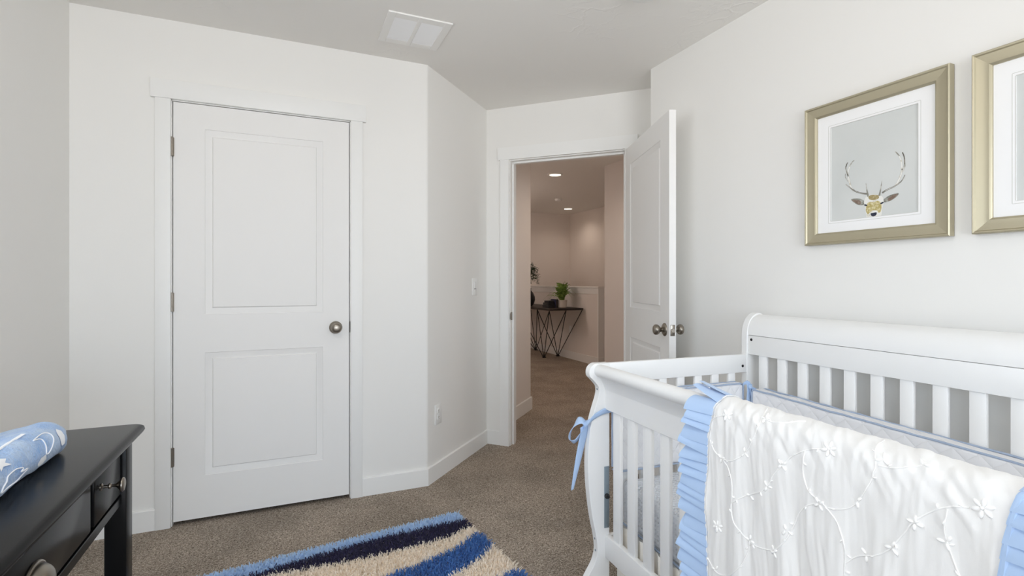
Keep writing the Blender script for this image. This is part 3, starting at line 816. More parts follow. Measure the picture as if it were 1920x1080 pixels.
for a, b in ((d1_[1] + .004, yb), (d2_[1] + .004, d1_[0] - .004), (d3_[1] + .004, d2_[0] - .004), (ya, d3_[0] - .004)):
    m = MB(); m.box(fx - .04, fx - .016, a, b, .594, DZ - .022); m.build('divider', M['black'], tb)
PULL = [(0, 0), (.0085, 0), (.0085, .0025), (.0035, .005), (.0032, .014), (.0062, .0155), (.0068, .018), (.0062, .0205), (.0034, .022), (.0036, .029), (.007, .034), (.0135, .039), (.0165, .0415), (.0168, .0445), (.0150, .0465), (.009, .0475), (0, .048)]
for i, (a, b) in enumerate((d1_, d2_, d3_)):
    m = MB(); m.rbox(fx - .03, fx - .006, a, b, .606, DZ - .026, .003); dr = m.build('drawer', M['black'], tb)
    if i != 1:
        m = MB(); m.lathe(PULL, 28, xf=T(fx - .006, a + .045 if i == 0 else (a + b) / 2, .684) @ toward((1, 0, 0)))
        m.build('knob', M['nickel'], dr, angle=50)['label'] = 'long-necked nickel knob'
    else:                                            # bin pulls: a half dome over a rim
        for yy in (a + .125, b - .292):
            m = MB()
            for sx in (1.0,):
                nn = 18
                def dome(uu, vv):
                    A_ = math.pi * uu; e = vv * math.pi / 2
                    r = .041 * math.cos(e) ** .8
                    return (fx - .006 + .028 * math.sin(e), yy - r * math.cos(A_) * 1.05, .642 + r * math.sin(A_) * .82)
                m.grid(dome, nn, 10)
                rim = [(fx - .004, yy - .045 * math.cos(math.pi * k / 20) * 1.05, .640 + .044 * math.sin(math.pi * k / 20) * .86) for k in range(21)]
                m.tube(rim, .003, 8)
            m.build('bin_pull', M['nickel'], dr, solid=.0015)['label'] = 'domed nickel bin pull'

# changing pad in a plush cover, lying on the table
PX0, PX1, PY0, PY1 = XL + .02, -.497, .82, 1.600
def padp(u, v):
    """u across (0 wall side, 1 room side), v along (0 near, 1 far end); closed loft profile handled by w"""
def pad_section(k, n=40):
    """closed outline across the pad: contoured, both long sides raised"""
    w = PX1 - PX0
    top = spline([(.0, .018), (-.004, .045), (.010, .072), (.040, .083), (.085, .074), (.14, .058), (w / 2, .050), (w - .14, .058), (w - .085, .074), (w - .040, .083), (w - .010, .070), (w + .002, .042), (w - .004, .016), (w - .02, .001)], 5)
    bot = [(w * .75, .0005), (w * .5, .0005), (w * .25, .0005), (.02, .001)]
    return top + bot
def pad_pt(i, v, out=0.0):
    sec = pad_section(0)
    a, b = sec[i % len(sec)]
    w = PX1 - PX0
    e = min(v, 1 - v) * (PY1 - PY0)
    k = 1 - max(0, 1 - e / .03) ** 2 * .05
    zc_, xc_ = .040, w / 2
    x = xc_ + (a - xc_) * (1 - (1 - k) * .5); z = (b - .0) * k
    y = PY0 + v * (PY1 - PY0)
    wob = noise.noise(Vector((x * 9, y * 9, z * 9))) * .006 + noise.noise(Vector((x * 26, y * 22, z * 26))) * .0035
    p0, p1 = sec[(i - 1) % len(sec)], sec[(i + 1) % len(sec)]
    t_ = Vector((p1[0] - p0[0], p1[1] - p0[1])); nn = Vector((-t_.y, t_.x)).normalized()
    if b < .003: wob = 0
    # gathered end: cover pulled in
    return Vector((PX0 + x + nn.x * (wob + out), y + (.006 * math.sin(b * 160 + a * 30) if v > .999 or v < .001 else 0), max(DZ + .0005, DZ + z + nn.y * (wob + out))))
pad = MB(); sec = pad_section(0); ns = len(sec); NV = 60
vs_ = [pad_pt(i, j / NV) for j in range(NV + 1) for i in range(ns)]
fs = [(j * ns + i, j * ns + (i + 1) % ns, (j + 1) * ns + (i + 1) % ns, (j + 1) * ns + i) for j in range(NV) for i in range(ns)]
pad.add(vs_, fs)
for j, v_ in ((0, 0.0), (NV, 1.0)):
    c_ = pad.v and np.mean([pad.v[j * ns + i] for i in range(ns)], axis=0)
    o_ = len(pad.v); yy = c_[1] + (-.008 if j == 0 else .008)
    inner = [(c_[0] + (pad.v[j * ns + i][0] - c_[0]) * .86, yy, DZ + (pad.v[j * ns + i][2] - DZ) * .86 + .003) for i in range(ns)]
    pad.v += inner; pad.f += [(j * ns + i, j * ns + (i + 1) % ns, o_ + (i + 1) % ns, o_ + i) for i in range(ns)]; pad.mi += [0] * ns
    pad.f.append(tuple(o_ + i for i in range(ns))); pad.mi.append(0)
plush = mat('blue_plush', srgb(122, 164, 218), .9, sheen=.4, bump=(190, .9, 5, .005), var=(19, srgb(172, 196, 226), .36, .62))
po = pad.build('changing_pad', plush, angle=60)
tag(po, 'changing pad in a blue plush cover with white shapes on the black table', 'changing pad')
def on_pad(s, v, out=.0015):
    """s = distance index along the section from the wall side, v along"""
    i0 = int(math.floor(s)); f = s - i0
    a, b = pad_pt(i0, v, out), pad_pt(i0 + 1, v, out)
    return a.lerp(b, f)
m = MB()
wm = mat('white_applique', srgb(238, 240, 244), .9, sheen=.5, bump=(260, .4, 3, .002))
def patch(cs, cv, outline, n=5):
    """filled shape on the pad: outline of (ds, dv) about a centre"""
    N = len(outline)
    rings = [[on_pad(cs + a * k / n, cv + b * k / n, .002) for a, b in outline] for k in range(1, n + 1)]
    o = len(m.v); vs_ = [on_pad(cs, cv, .002)] + [p for rg in rings for p in rg]
    fs = [(0, 1 + i, 1 + (i + 1) % N) for i in range(N)]
    for k in range(n - 1): fs += [(1 + k * N + i, 1 + k * N + (i + 1) % N, 1 + (k + 1) * N + (i + 1) % N, 1 + (k + 1) * N + i) for i in range(N)]
    m.add(vs_, fs)
def outline_line(pts, r=.0014):
    m.tube([on_pad(a, b, .0012) for a, b in spline(pts, 6)], r, 6)
# section index: 50 is about the raised room-side crest, 65 the foot of that side
patch(53.5, .935, [(-3.2, .004), (-1.5, .02), (.5, .022), (2.2, .018), (3.6, .016), (3.8, -.006), (2.4, -.016), (.5, -.012), (-1.2, -.012), (-2.5, -.006)])
patch(57.8, .80, [(-1.6, .02), (.4, .028), (1.6, .008), (1.4, -.022), (0, -.03), (-1.4, -.012)])
patch(50.3, .62, [(-2, .01), (-.6, .03), (.4, .012), (2, .03), (1.2, -.01), (2, -.04), (0, -.02), (-1.6, -.035)])
patch(45.5, .74, [(-.6, .09), (.4, .09), (.6, -.09), (-.5, -.1)])
outline_line([(49.5, .80), (49.0, .86), (50.2, .885), (52.4, .885), (55.0, .865), (56.6, .845), (56.2, .825), (53.0, .835), (50.4, .835), (49.6, .80)])
outline_line([(54.5, .66), (55.6, .69), (56.6, .68), (57.2, .72), (58.4, .70), (59.2, .66), (58.6, .62), (58.9, .58), (57.4, .58), (56.2, .60), (54.8, .61), (54.5, .66)])
m.build('applique_shapes', wm, po, angle=60)

# ------------------------------------------------------------------ white sleigh crib along the right wall
CO = (1.135, 1.680, 0)                              # far front corner; local x toward the wall, local -y toward the viewer
CR = R(-3.0)
L = 1.42                                            # length of the crib
crib = thing('sleigh_crib', 'white wooden sleigh crib with scrolled front rail along the right wall', 'crib', CO, CR)
front_edge = spline([(-.118, 0), (-.114, .028), (-.088, .070), (-.062, .112), (-.052, .155), (-.058, .21), (-.075, .29), (-.088, .39), (-.093, .48), (-.090, .56), (-.080, .64), (-.062, .70), (-.047, .745), (-.046, .775), (-.062, .797), (-.083, .818)], 5)
scroll = arc(-.053, .8345, .0345, 208, 80, 12)
FPOST = front_edge + scroll + [(-.02, .868), (.0, .868), (.0, .0)]
BPOST = [(.684, 0)] + spline([(.684, .90), (.685, .955), (.690, .985), (.702, 1.013), (.722, 1.034), (.745, 1.044), (.770, 1.040), (.792, 1.022), (.803, .995)], 5) + spline([(.797, .985), (.778, .955), (.764, .90), (.755, .82)], 4) + [(.752, .7), (.752, 0)]
def post(poly, y0, y1):
    m = MB(); m.prism(poly, y0, y1, axis='y')
    return m.build('post', M['crib'], crib, angle=30, bevel=.002)
TH = .031
fp = post(FPOST, -TH, 0); post(FPOST, -L, -L + TH)
post(BPOST, -TH, 0); post(BPOST, -L, -L + TH)
m = MB(); m.rbox(-.0235, -.002, -TH - .003, -TH + .0005, .237, .472, .0012)
for z in (.25, .30, .40, .456): m.lathe([(0, 0), (.003, 0), (.003, .0015), (0, .0015)], 10, xf=T(-.0127, -TH - .003, z) @ toward((0, -1, 0)))
for z_ in (.768, .196, .150):
    m2 = MB(); xr_ = min(np.array(FPOST)[:-2], key=lambda p_: abs(p_[1] - z_) + (9 if p_[0] > -.03 else 0))[0]
    m2.lathe([(0, 0), (.0045, 0), (.004, .0014), (0, .0018)], 12, xf=T(xr_ + .0004, -TH / 2, z_) @ toward((-1, 0, 0))); m2.build('rivet', M['steel'], fp)
br = m.build('mattress_bracket', M['steel'], fp); br['label'] = 'grey steel slotted bracket on the post'
m = MB(); m.lathe([(0, 0), (.010, 0), (.010, .006), (.006, .008), (.006, .014), (0, .014)], 14, xf=T(-.014, -TH - .003, .360) @ toward((0, -1, 0)))
m.build('bolt', M['blackmetal'], br)
# front top rail: scroll running into a concave face and a flat apron
rail = arc(-.0435, .8415, .0240, 75, 258, 16) + spline([(-.0440, .8165), (-.0370, .806), (-.0285, .791), (-.0225, .776), (-.0197, .767)], 4) + [(-.0195, .765), (-.0195, .6935), (-.0175, .6915), (.001, .6915), (.003, .6935), (.003, .80)] + spline([(.003, .80), (-.006, .835), (-.024, .858), (-.042, .8645)], 4)[1:-1]
m = MB(); m.prism(rail, -L + TH, -TH, axis='y'); m.build('front_rail', M['crib'], crib, angle=30)
m = MB(); m.rbox(-.0195, .004, -L + TH, -TH, .125, .210, .003); m.build('bottom_rail', M['crib'], crib)
ny = 14
for k in range(ny):
    y = -.0985 - .0943 * k
    m = MB(); m.rbox(-.0125, .0035, y - .0235, y + .0235, .208, .694, .004); m.build('slat', M['crib'], crib)
# headboard
panel = spline([(.6895, .9515), (.6905, .975), (.698, 1.000), (.714, 1.022), (.735, 1.034), (.757, 1.0385), (.777, 1.032), (.793, 1.012), (.797, .992)], 5)
inner = [(.787, .988), (.780, 1.002), (.766, 1.015), (.752, 1.020), (.735, 1.015), (.722, 1.000), (.712, .978), (.711, .9515)]
m = MB(); m.prism(panel + inner, -L + TH, -TH, axis='y'); m.build('headboard', M['crib'], crib, angle=30)
m = MB(); m.rbox(.690, .712, -L + TH, -TH, .8685, .9495, .0015); hr = m.build('headboard_rail', M['crib'], crib)
def screw(p, d, parent):
    m = MB(); m.lathe([(0, .0), (.0058, 0), (.0058, .0016), (.0048, .0022), (.0030, .0022), (.0026, .0004), (0, .0004)], 16, xf=T(*p) @ toward(d))
    m.build('bolt', M['blackmetal'], parent)
screw((.690, -.050, .932), (-1, 0, 0), hr)
m = MB(); m.rbox(.690, .712, -L + TH, -TH, .125, .205, .002); m.build('bottom_rail', M['crib'], crib)
for k in range(ny):
    y = -.1015 - .0936 * k
    m = MB(); m.rbox(.697, .711, y - .0205, y + .0205, .20, .870, .003); m.build('slat', M['crib'], crib)
# end frames
for ye, far in ((-.010, True), (-L + .030, False)):
    m = MB(); m.rbox(-.03 if far else -.01, .686, ye - .020, ye, .790, .8675, .003); er = m.build('end_rail', M['crib'], crib)
    if far: screw((.661, ye - .020, .818), (0, -1, 0), er)
    m = MB(); m.rbox(.0, .686, ye - .020, ye, .125, .205, .003); m.build('bottom_rail', M['crib'], crib)
    for k in range(7):
        x = .075 + .0885 * k
        m = MB(); m.rbox(x - .0185, x + .0185, ye - .017, ye - .003, .20, .792, .003); m.build('slat', M['crib'], crib)
m = MB(); m.rbox(.036, .685, -L + .06, -.05, .235, .254, .004)
m.box(.036, .05, -L + .06, -.05, .215, .240); m.box(.676, .69, -L + .06, -.05, .215, .240)
m.build('mattress_base', M['crib'], crib)

# mattress in a dotted plush cover
def crib_local(name, label, cat):
    return thing(name, label, cat, CO, CR)
def soft_block(x0, x1, y0, y1, z0, z1, r, amp=.002, seg=5, cuts=14):
    bm = bmesh.new(); bmesh.ops.create_cube(bm, size=1)
    for v in bm.verts: v.co = Vector(((x0 + x1) / 2 + v.co.x * (x1 - x0), (y0 + y1) / 2 + v.co.y * (y1 - y0), (z0 + z1) / 2 + v.co.z * (z1 - z0)))
    bmesh.ops.bevel(bm, geom=list(bm.edges), offset=r, segments=seg, affect='EDGES', profile=.5)
    bmesh.ops.subdivide_edges(bm, edges=[e for e in bm.edges if e.calc_length() > .12], cuts=cuts, use_grid_fill=True)
    for v in bm.verts:
        n_ = noise.noise_vector(v.co * 14)
        v.co += n_ * amp
    m = MB(); m.addbm(bm); return m
mt = crib_local('crib_mattress', 'crib mattress in a pale dotted plush cover inside the crib', 'mattress')
soft_block(.038, .676, -L + .055, -.048, .256, .425, .03, .003).build('mattress_body', M['minky'], mt, angle=80)
m = MB(); m.tube([(.036, -.055 - k * .045, .262 + .0015 * math.sin(k * 2.1)) for k in range(30)], .0035, 6); m.build('piping', M['piping'], mt)

# pleated crib skirt hanging below the mattress
sk = crib_local('crib_skirt', 'cream pleated crib skirt hanging under the mattress', 'crib skirt')
def skirt(u, v):
    y = -.055 - u * (L - .11)
    z = .262 - v * .249
    ph = u * 150
    return (.021 + (.008 * v + .004) * math.sin(ph) + .002 * math.sin(ph * 2.3 + 1) * v, y + .006 * math.cos(ph) * v, z)
m = MB(); m.grid(skirt, 480, 8); m.build('front_panel', M['skirt'], sk, angle=80, solid=.0015)
def skirt2(u, v):
    x = .035 + u * .62; ph = u * 72
    return (x + .006 * math.cos(ph) * v, -.052 + (.008 * v + .003) * math.sin(ph), .228 - v * .215)
m = MB(); m.grid(skirt2, 240, 8); m.build('end_panel', M['skirt'], sk, angle=80, solid=.0015)

# bumper pads
be = crib_local('crib_bumper', 'quilted white bumper pad with blue piping tied to the far end of the crib', 'crib bumper')
soft_block(.008, .628, -.068, -.036, .458, .755, .012, .002).build('pad', M['bumper'], be, angle=80)
def wob(pts, a=.0015, f=18): return [tuple(Vector(p) + noise.noise_vector(Vector(p) * f) * a * 2) for p in pts]
def lin(p, q, n=24): return [tuple(Vector(p).lerp(Vector(q), i / n)) for i in range(n + 1)]
for y in (-.067, -.037):
    m = MB(); m.tube(wob(lin((.009, y, .47), (.009, y, .74), 16) + [(.012, y, .750)] + lin((.024, y, .755), (.612, y, .753), 30) + [(.624, y, .748)] + lin((.628, y, .738), (.628, y, .47), 16)), .0038, 8)
    m.tube(wob(lin((.009, y, .459), (.628, y, .457), 30)), .0036, 8)
    m.build('piping', M['piping'], be)
bb = crib_local('crib_bumper', 'long quilted white bumper pad with blue piping against the back slats of the crib', 'crib bumper')
def backpad(x0, x1):
    m = soft_block(x0, x1, -L + .06, -.105, .458, .735, .012, .0035)
    m.v = [(x, y, z - max(0, (z - .458) / .277) * .026 * (-y - .1) / 1.0) for x, y, z in m.v]
    return m
backpad(.632, .692).build('pad', M['bumper'], bb, angle=80)
for x in (.634, .690):
    m = MB(); m.tube(wob(lin((x, -.106, .47), (x, -.106, .72), 14) + [(x, -.110, .731)] + [(x, y, .735 - .026 * (-y - .1)) for y in np.linspace(-.12, -L + .07, 60)]), .0033, 8)
    m.build('piping', M['piping'], bb)

def ribbon(m, pts, wdir, w, n=6):
    """flat band along pts; wdir: width direction or list of them; w: width or (w0, w1)"""
    P = [Vector(p) for p in spline(pts, n)]
    N = len(P)
    wd = wdir if isinstance(wdir, list) else [wdir] * 2
    D = [Vector(d) for d in (spline(wd, max(2, int(N / (len(wd) - 1)) + 1)) if len(wd) > 1 else wd * N)]
    vs_ = []
    for i, p in enumerate(P):
        d = D[min(int(i * len(D) / N), len(D) - 1)].normalized()
        ww = w if not isinstance(w, tuple) else w[0] + (w[1] - w[0]) * i / (N - 1)
        for k in range(4):
            f = k / 3 - .5
            vs_.append(p + d * ww * f)
    m.add(vs_, [(i * 4 + k, (i + 1) * 4 + k, (i + 1) * 4 + k + 1, i * 4 + k + 1) for i in range(N - 1) for k in range(3)])
# tie at the far back corner
m = MB()
ribbon(m, [(.612, -.080, .752), (.624, -.090, .760), (.636, -.094, .752), (.640, -.094, .735)], [(0, -.3, 1), (.3, 0, 1)], .016)
ribbon(m, [(.625, -.088, .768), (.630, -.092, .745), (.632, -.093, .72), (.633, -.092, .69), (.634, -.090, .66)], [(1, .1, 0), (1, -.3, 0)], (.012, .024))
ribbon(m, [(.634, -.094, .742), (.650, -.097, .733), (.664, -.100, .728), (.676, -.100, .726)], [(0, 0, 1), (.2, 0, 1)], (.020, .008))
ribbon(m, [(.640, -.096, .752), (.636, -.098, .725), (.645, -.100, .706), (.650, -.100, .722), (.642, -.099, .742)], [(1, 0, .3), (.6, 0, 1), (1, 0, 0)], .012)
m.tube([(.634, -.095, .752), (.637, -.097, .738)], [.009, .008], 10)
m.build('corner_tie', M['ribbon'], be, angle=60, solid=.0012)
# band round the front post, bow and tail
m = MB()
ribbon(m, [(.006, -.040, .690), (-.004, -.0355, .688), (-.03, -.0345, .684), (-.068, -.0345, .668), (-.090, -.036, .652), (-.099, -.026, .643), (-.098, -.012, .638)], [(0.12, 0, 1), (.25, 0, 1), (.4, -.1, 1), (.3, 0, 1)], (.020, .030))
m.build('post_tie', M['ribbon'], be, angle=60, solid=.0012)
m = MB()
ribbon(m, [(-.096, -.016, .638), (-.108, -.014, .652), (-.122, -.006, .650), (-.140, .000, .628), (-.152, .004, .600), (-.151, .002, .578), (-.140, -.004, .572), (-.128, -.010, .582), (-.112, -.016, .606), (-.098, -.018, .632)], [(.5, .7, .6), (.1, .7, .7), (.7, .7, .2), (.7, .8, -.1), (.3, .7, -.7), (.6, .6, -.5), (.6, .7, .4)], .030, 8)
m.build('bow_loop', M['ribbon'], be, angle=60, solid=.0012)
m = MB()
ribbon(m, [(-.097, -.014, .634), (-.100, -.016, .610), (-.110, -.014, .570), (-.122, -.012, .515), (-.136, -.010, .450), (-.148, -.008, .392)], [(1, .3, .25), (1, .2, .2), (1, 0, .2), (1, .2, .2)], (.052, .012), 8)
m.build('bow_tail', M['ribbon'], be, angle=60, solid=.0012)
m = MB(); m.sphere((-.098, -.015, .636), (.008, .009, .011), seg=12); m.build('bow_knot', M['ribbon'], be)

# ------------------------------------------------------------------ embroidered quilt over the front rail
q = crib_local('crib_quilt', 'white embroidered quilt with blue ruffled edges draped over the front rail', 'quilt')
SEC = spline([(.030, .56), (.027, .70), (.020, .80), (.008, .845), (-.015, .868), (-.043, .877), (-.070, .871), (-.089, .854), (-.097, .820), (-.099, .77), (-.099, .68), (-.099, .55), (-.100, .40), (-.102, .22), (-.102, .08)], 10)
SECP = np.array(SEC); _d = np.concatenate([[0], np.cumsum(np.hypot(*np.diff(SECP, axis=0).T))]); SLEN = _d[-1]
S_TOP = float(_d[int(np.argmax(SECP[:, 1]))])
QY0, QY1 = -.690, -1.305
def q_edge(a, far):
    """y of the side edges at arc position a"""
    h = max(0.0, (a - S_TOP))
    if far: return QY0 + .0 + .018 * math.exp(-((h - .02) / .06) ** 2) * 0 - .004 * math.sin(h * 16) + .014 * min(1, h / .12)
    return QY1 + .012 * min(1, h / .2) + .006 * math.sin(h * 9)
def q_raw(y, a):
    a = min(max(a, 0), SLEN)
    x = float(np.interp(a, _d, SECP[:, 0])); z = float(np.interp(a, _d, SECP[:, 1]))
    e = .004
    x2, z2 = float(np.interp(min(a + e, SLEN), _d, SECP[:, 0])), float(np.interp(min(a + e, SLEN), _d, SECP[:, 1]))
    x1, z1 = float(np.interp(max(a - e, 0), _d, SECP[:, 0])), float(np.interp(max(a - e, 0), _d, SECP[:, 1]))
    t_ = Vector((x2 - x1, 0, z2 - z1)).normalized()
    return Vector((x, y, z)), Vector((t_.z, 0, -t_.x))     # point, outward normal
def q_fold(y, a):
    h = a - S_TOP
    out = max(0.0, h)
    k = min(1.0, max(0.0, (out - .04) / .30))
    w = y + .014 * math.sin(out * 6 + y * 9) + .012 * noise.noise(Vector((y * 15, out * 6, 2)))
    am = .5 + .9 * noise.noise(Vector((y * 8, out * 3.5, 21)))
    d = k * (.0056 * am * math.sin(w * 88) + .0050 * math.sin(w * 49 + 1.3)) + k * .006
    # fine drawn wrinkles, stronger near the stitched motifs
    d += min(1, out / .06 + .2) * .0033 * noise.noise(Vector((w * 62, out * 7, 3))) + .0012 * min(1, out / .06) * noise.noise(Vector((w * 150 + out * 12, out * 16, 13)))
    g = math.exp(-((h - .035) / .07) ** 2)
    d += g * (.0050 * noise.noise(Vector((y * 42 + h * 34, h * 16, 5))) + .0030 * noise.noise(Vector((y * 85 + h * 60, h * 22, 8))))
    d += .0030 * noise.noise(Vector((y * 19, a * 10, 9)))
    return max(d, -.0030)
def q_pt(y, a, lift=0.0):
    p, n_ = q_raw(y, a)
    return p + n_ * (.001 + q_fold(y, a) + lift)
NY, NA = 190, 230
def q_grid(u, v):
    a = v * SLEN
    y = q_edge(a, True) + (q_edge(a, False) - q_edge(a, True)) * u
    return q_pt(y, a)
m = MB(); m.grid(q_grid, NY, NA); m.build('cloth', M['quilt'], q, angle=180, solid=.002, fix=False)
# ruffles: knife pleats along each side edge
def ruffle(far, a0, a1, w0):
    m = MB()
    P = .027
    sgn = 1 if far else -1
    rr_ = random.Random(5 if far else 9)
    cur = a0; i = 0
    while cur < a1:
        wpl = P * rr_.uniform(.75, 1.25); wid = w0 * (rr_.uniform(.92, 1.06) + .09 * math.sin(cur * 42)); tilt = rr_.uniform(-.16, .06); li = rr_.uniform(.8, 1.25)
        def fn(u, v, cur=cur, wpl=wpl, wid=wid, tilt=tilt, li=li):
            a = cur + wpl * (u * 1.30)
            y0 = q_edge(min(a, SLEN), far)
            prof = math.sin(min(1, u) * math.pi * .5)                       # low where the pleat above lies on it, proud at its own fold
            ln_ = .003 + (.004 + .018 * li * v) * prof
            aa = a + tilt * wid * v
            p, n_ = q_raw(y0 + sgn * (wid * v - .004), min(max(aa, 0), SLEN))
            return p + n_ * (ln_ + q_fold(y0, a) * (1 - v))
        m.grid(fn, 8, 7)
        # the folded-under return of the pleat
        def fn2(u, v, fn=fn):
            q0 = Vector(fn(1.0, v)); q1 = Vector(fn(.70, v)); n0 = q_raw(0, min(cur + wpl, SLEN))[1]
            return q0.lerp(q1, u) - n0 * (.0035 * math.sin(u * math.pi * .5))
        m.grid(fn2, 3, 7)
        cur += wpl; i += 1
    return m.build('ruffle', M['blue'], q, angle=50, fix=False)
ruffle(True, S_TOP - .03, SLEN - .02, .090)['label'] = 'pale blue pleated ruffle along the side edge'
ruffle(False, S_TOP - .10, SLEN - .02, .100)
for far in (True, False):
    m = MB()
    m.tube([q_pt(q_edge(a, far) - .002, a, .0035) for a in np.linspace(.12, SLEN - .005, 120)], .0020 if far else .0045, 6)
    m.build('edge_binding', M['quilt'] if far else M['blue'], q)
# embroidery: vines, leaves and flowers in white thread
VINES = [[(-0.686, 0.772), (-0.699, 0.75), (-0.732, 0.734), (-0.754, 0.72), (-0.767, 0.693), (-0.769, 0.657), (-0.766, 0.629), (-0.775, 0.601), (-0.801, 0.581), (-0.823, 0.572), (-0.856, 0.575), (-0.889, 0.589), (-0.915, 0.618), (-0.927, 0.644), (-0.946, 0.691), (-0.97, 0.72), (-0.993, 0.732)], [(-0.725, 0.737), (-0.76, 0.742), (-0.789, 0.762), (-0.812, 0.791), (-0.826, 0.824), (-0.833, 0.854), (-0.821, 0.881)], [(-0.845, 0.857), (-0.876, 0.858), (-0.911, 0.868), (-0.927, 0.877)],
 [(-0.769, 0.644), (-0.801, 0.672), (-0.85, 0.702), (-0.868, 0.722), (-0.886, 0.753), (-0.911, 0.786), (-0.927, 0.806), (-0.964, 0.831), (-0.993, 0.841)], [(-0.815, 0.57), (-0.812, 0.543), (-0.795, 0.503), (-0.76, 0.464), (-0.716, 0.445), (-0.683, 0.464)], [(-0.679, 0.821), (-0.706, 0.835), (-0.722, 0.842)], [(-0.958, 0.827), (-0.955, 0.781), (-0.973, 0.747), (-1.004, 0.736), (-1.031, 0.717), (-1.047, 0.68), (-1.048, 0.636), (-1.044, 0.595), (-1.02, 0.55)],
 [(-1.015, 0.733), (-1.047, 0.744), (-1.069, 0.765), (-1.091, 0.805), (-1.1, 0.841), (-1.091, 0.861), (-1.081, 0.887)], [(-1.105, 0.845), (-1.135, 0.848), (-1.169, 0.86)], [(-1.049, 0.642), (-1.072, 0.666), (-1.105, 0.684), (-1.131, 0.709), (-1.152, 0.744), (-1.172, 0.777), (-1.196, 0.802), (-1.221, 0.819), (-1.245, 0.827)], [(-1.217, 0.813), (-1.214, 0.781), (-1.219, 0.758), (-1.228, 0.73), (-1.24, 0.69), (-1.23, 0.63)]]
BIG = [(-0.735, 0.847), (-0.716, 0.563), (-1.007, 0.845), (-1.262, 0.833), (-0.98, 0.50), (-1.18, 0.56)]
SMALL = [(-0.842, 0.86), (-0.725, 0.737), (-0.798, 0.773), (-0.906, 0.781), (-0.868, 0.72), (-0.815, 0.68), (-0.818, 0.576), (-0.92, 0.645), (-0.709, 0.451), (-0.889, 0.585), (-1.109, 0.853), (-1.069, 0.768), (-1.171, 0.772), (-1.135, 0.713), (-1.088, 0.676), (-0.995, 0.733), (-1.216, 0.761), (-1.171, 0.86)]
i_top = int(np.argmax(SECP[:, 1]))
def a_of(z):
    """arc position on the outer side; heights above the crest wrap over it"""
    if z < .845: return float(np.interp(-z, -SECP[i_top:, 1], _d[i_top:]))
    return float(np.interp(-.845, -SECP[i_top:, 1], _d[i_top:])) - (z - .845) * 1.5
m = MB()
for v in VINES:
    sp_ = spline(v, 7)
    m.tube([q_pt(y, a_of(z), .0016) for y, z in sp_], .00125, 6)
def petal(y, a, ang, l, w):
    """padded satin-stitch petal"""
    c, s_ = math.cos(ang), math.sin(ang)
    base_, n_ = q_raw(y + c * l * .6, a + s_ * l * .6)
    p = q_pt(y + c * l * .6, a + s_ * l * .6, .0016)
    ty = Vector((0, 1, 0)); ta = n_.cross(ty) * 1.0
    pa, _ = q_raw(y, a + .003); pb, _ = q_raw(y, a - .003); ta = (pa - pb).normalized()
    X = (ty * c + ta * s_).normalized(); Z = n_.normalized(); Y = Z.cross(X).normalized()
    Mx = Matrix((X, Y, Z)).transposed().to_4x4()
    m.sphere(p, (l * .5, w * .5, .0028), seg=12, xf=Mx)
for y, z in BIG:
    a = a_of(z)
    for k in range(6): petal(y, a, k * math.pi / 3 + .4, .0150, .0072)
    m.sphere(q_pt(y, a, .003), (.0028,) * 3, seg=8)
for i, (y, z) in enumerate(SMALL):
    a = a_of(z); r0 = i * 1.3
    for k in range((4, 3, 2)[i % 3]): petal(y, a, r0 + k * (math.pi / 2 if i % 3 == 0 else 2.2), .0125, .0058)
for v in VINES:
    for i, (y, z) in enumerate(spline(v, 7)[4::10]): petal(y, a_of(z), i * 2.4 + y * 30, .0085, .0026)
m.build('embroidery', M['thread'], q, angle=60)

# ------------------------------------------------------------------ hall furniture
TX0, TX1, TY0, TY1, TZ = 3.40, 3.965, 6.43, 8.22, .80
ct = thing('console_table', 'black console table on criss-crossing rod legs by the hall half wall', 'table', ((TX0 + TX1) / 2, (TY0 + TY1) / 2, 0))
ox, oy = (TX0 + TX1) / 2, (TY0 + TY1) / 2
m = MB(); m.rbox(TX0 - ox, TX1 - ox, TY0 - oy, TY1 - oy, TZ - .028, TZ, .003)
M['darkwood'] = mat('dark_stained_wood', srgb(40, 31, 27), .5, bump=(40, .2, 6))
m.build('tabletop', M['darkwood'], ct)
zt = TZ - .03
N1, N2, N3, N4, N0, N5, N6 = (TX0 + .01, 6.83, zt), (TX0 + .01, TY0 + .015, zt), (3.68, TY0 + .01, zt), (TX1 - .01, TY0 + .015, zt), (TX0 + .01, 7.55, zt), (TX0 + .01, TY1 - .02, zt), (TX1 - .01, TY1 - .02, zt)
FA, FB, FC = (3.672, 7.118, .006), (3.945, 7.170, .006), (3.945, 7.95, .006)
for f, tops in ((FA, (N0, N1, N2, N3)), (FB, (N1, N2, N3, N4)), (FC, (N1, N2, N0, N5, N6))):
    m = MB()
    for k, tp in enumerate(tops):
        d = (Vector(tp) - Vector(f)); o_ = Vector((d.x, d.y, 0)).normalized() * .016
        m.tube([(tp[0] - ox, tp[1] - oy, tp[2] + .004), (f[0] + o_.x - ox, f[1] + o_.y - oy, f[2] + .006)], .0062, 8)
    m.rbox(f[0] - .024 - ox, f[0] + .024 - ox, f[1] - .024 - oy, f[1] + .024 - oy, 0, .016, .003)
    m.build('leg', M['blackmetal'], ct)

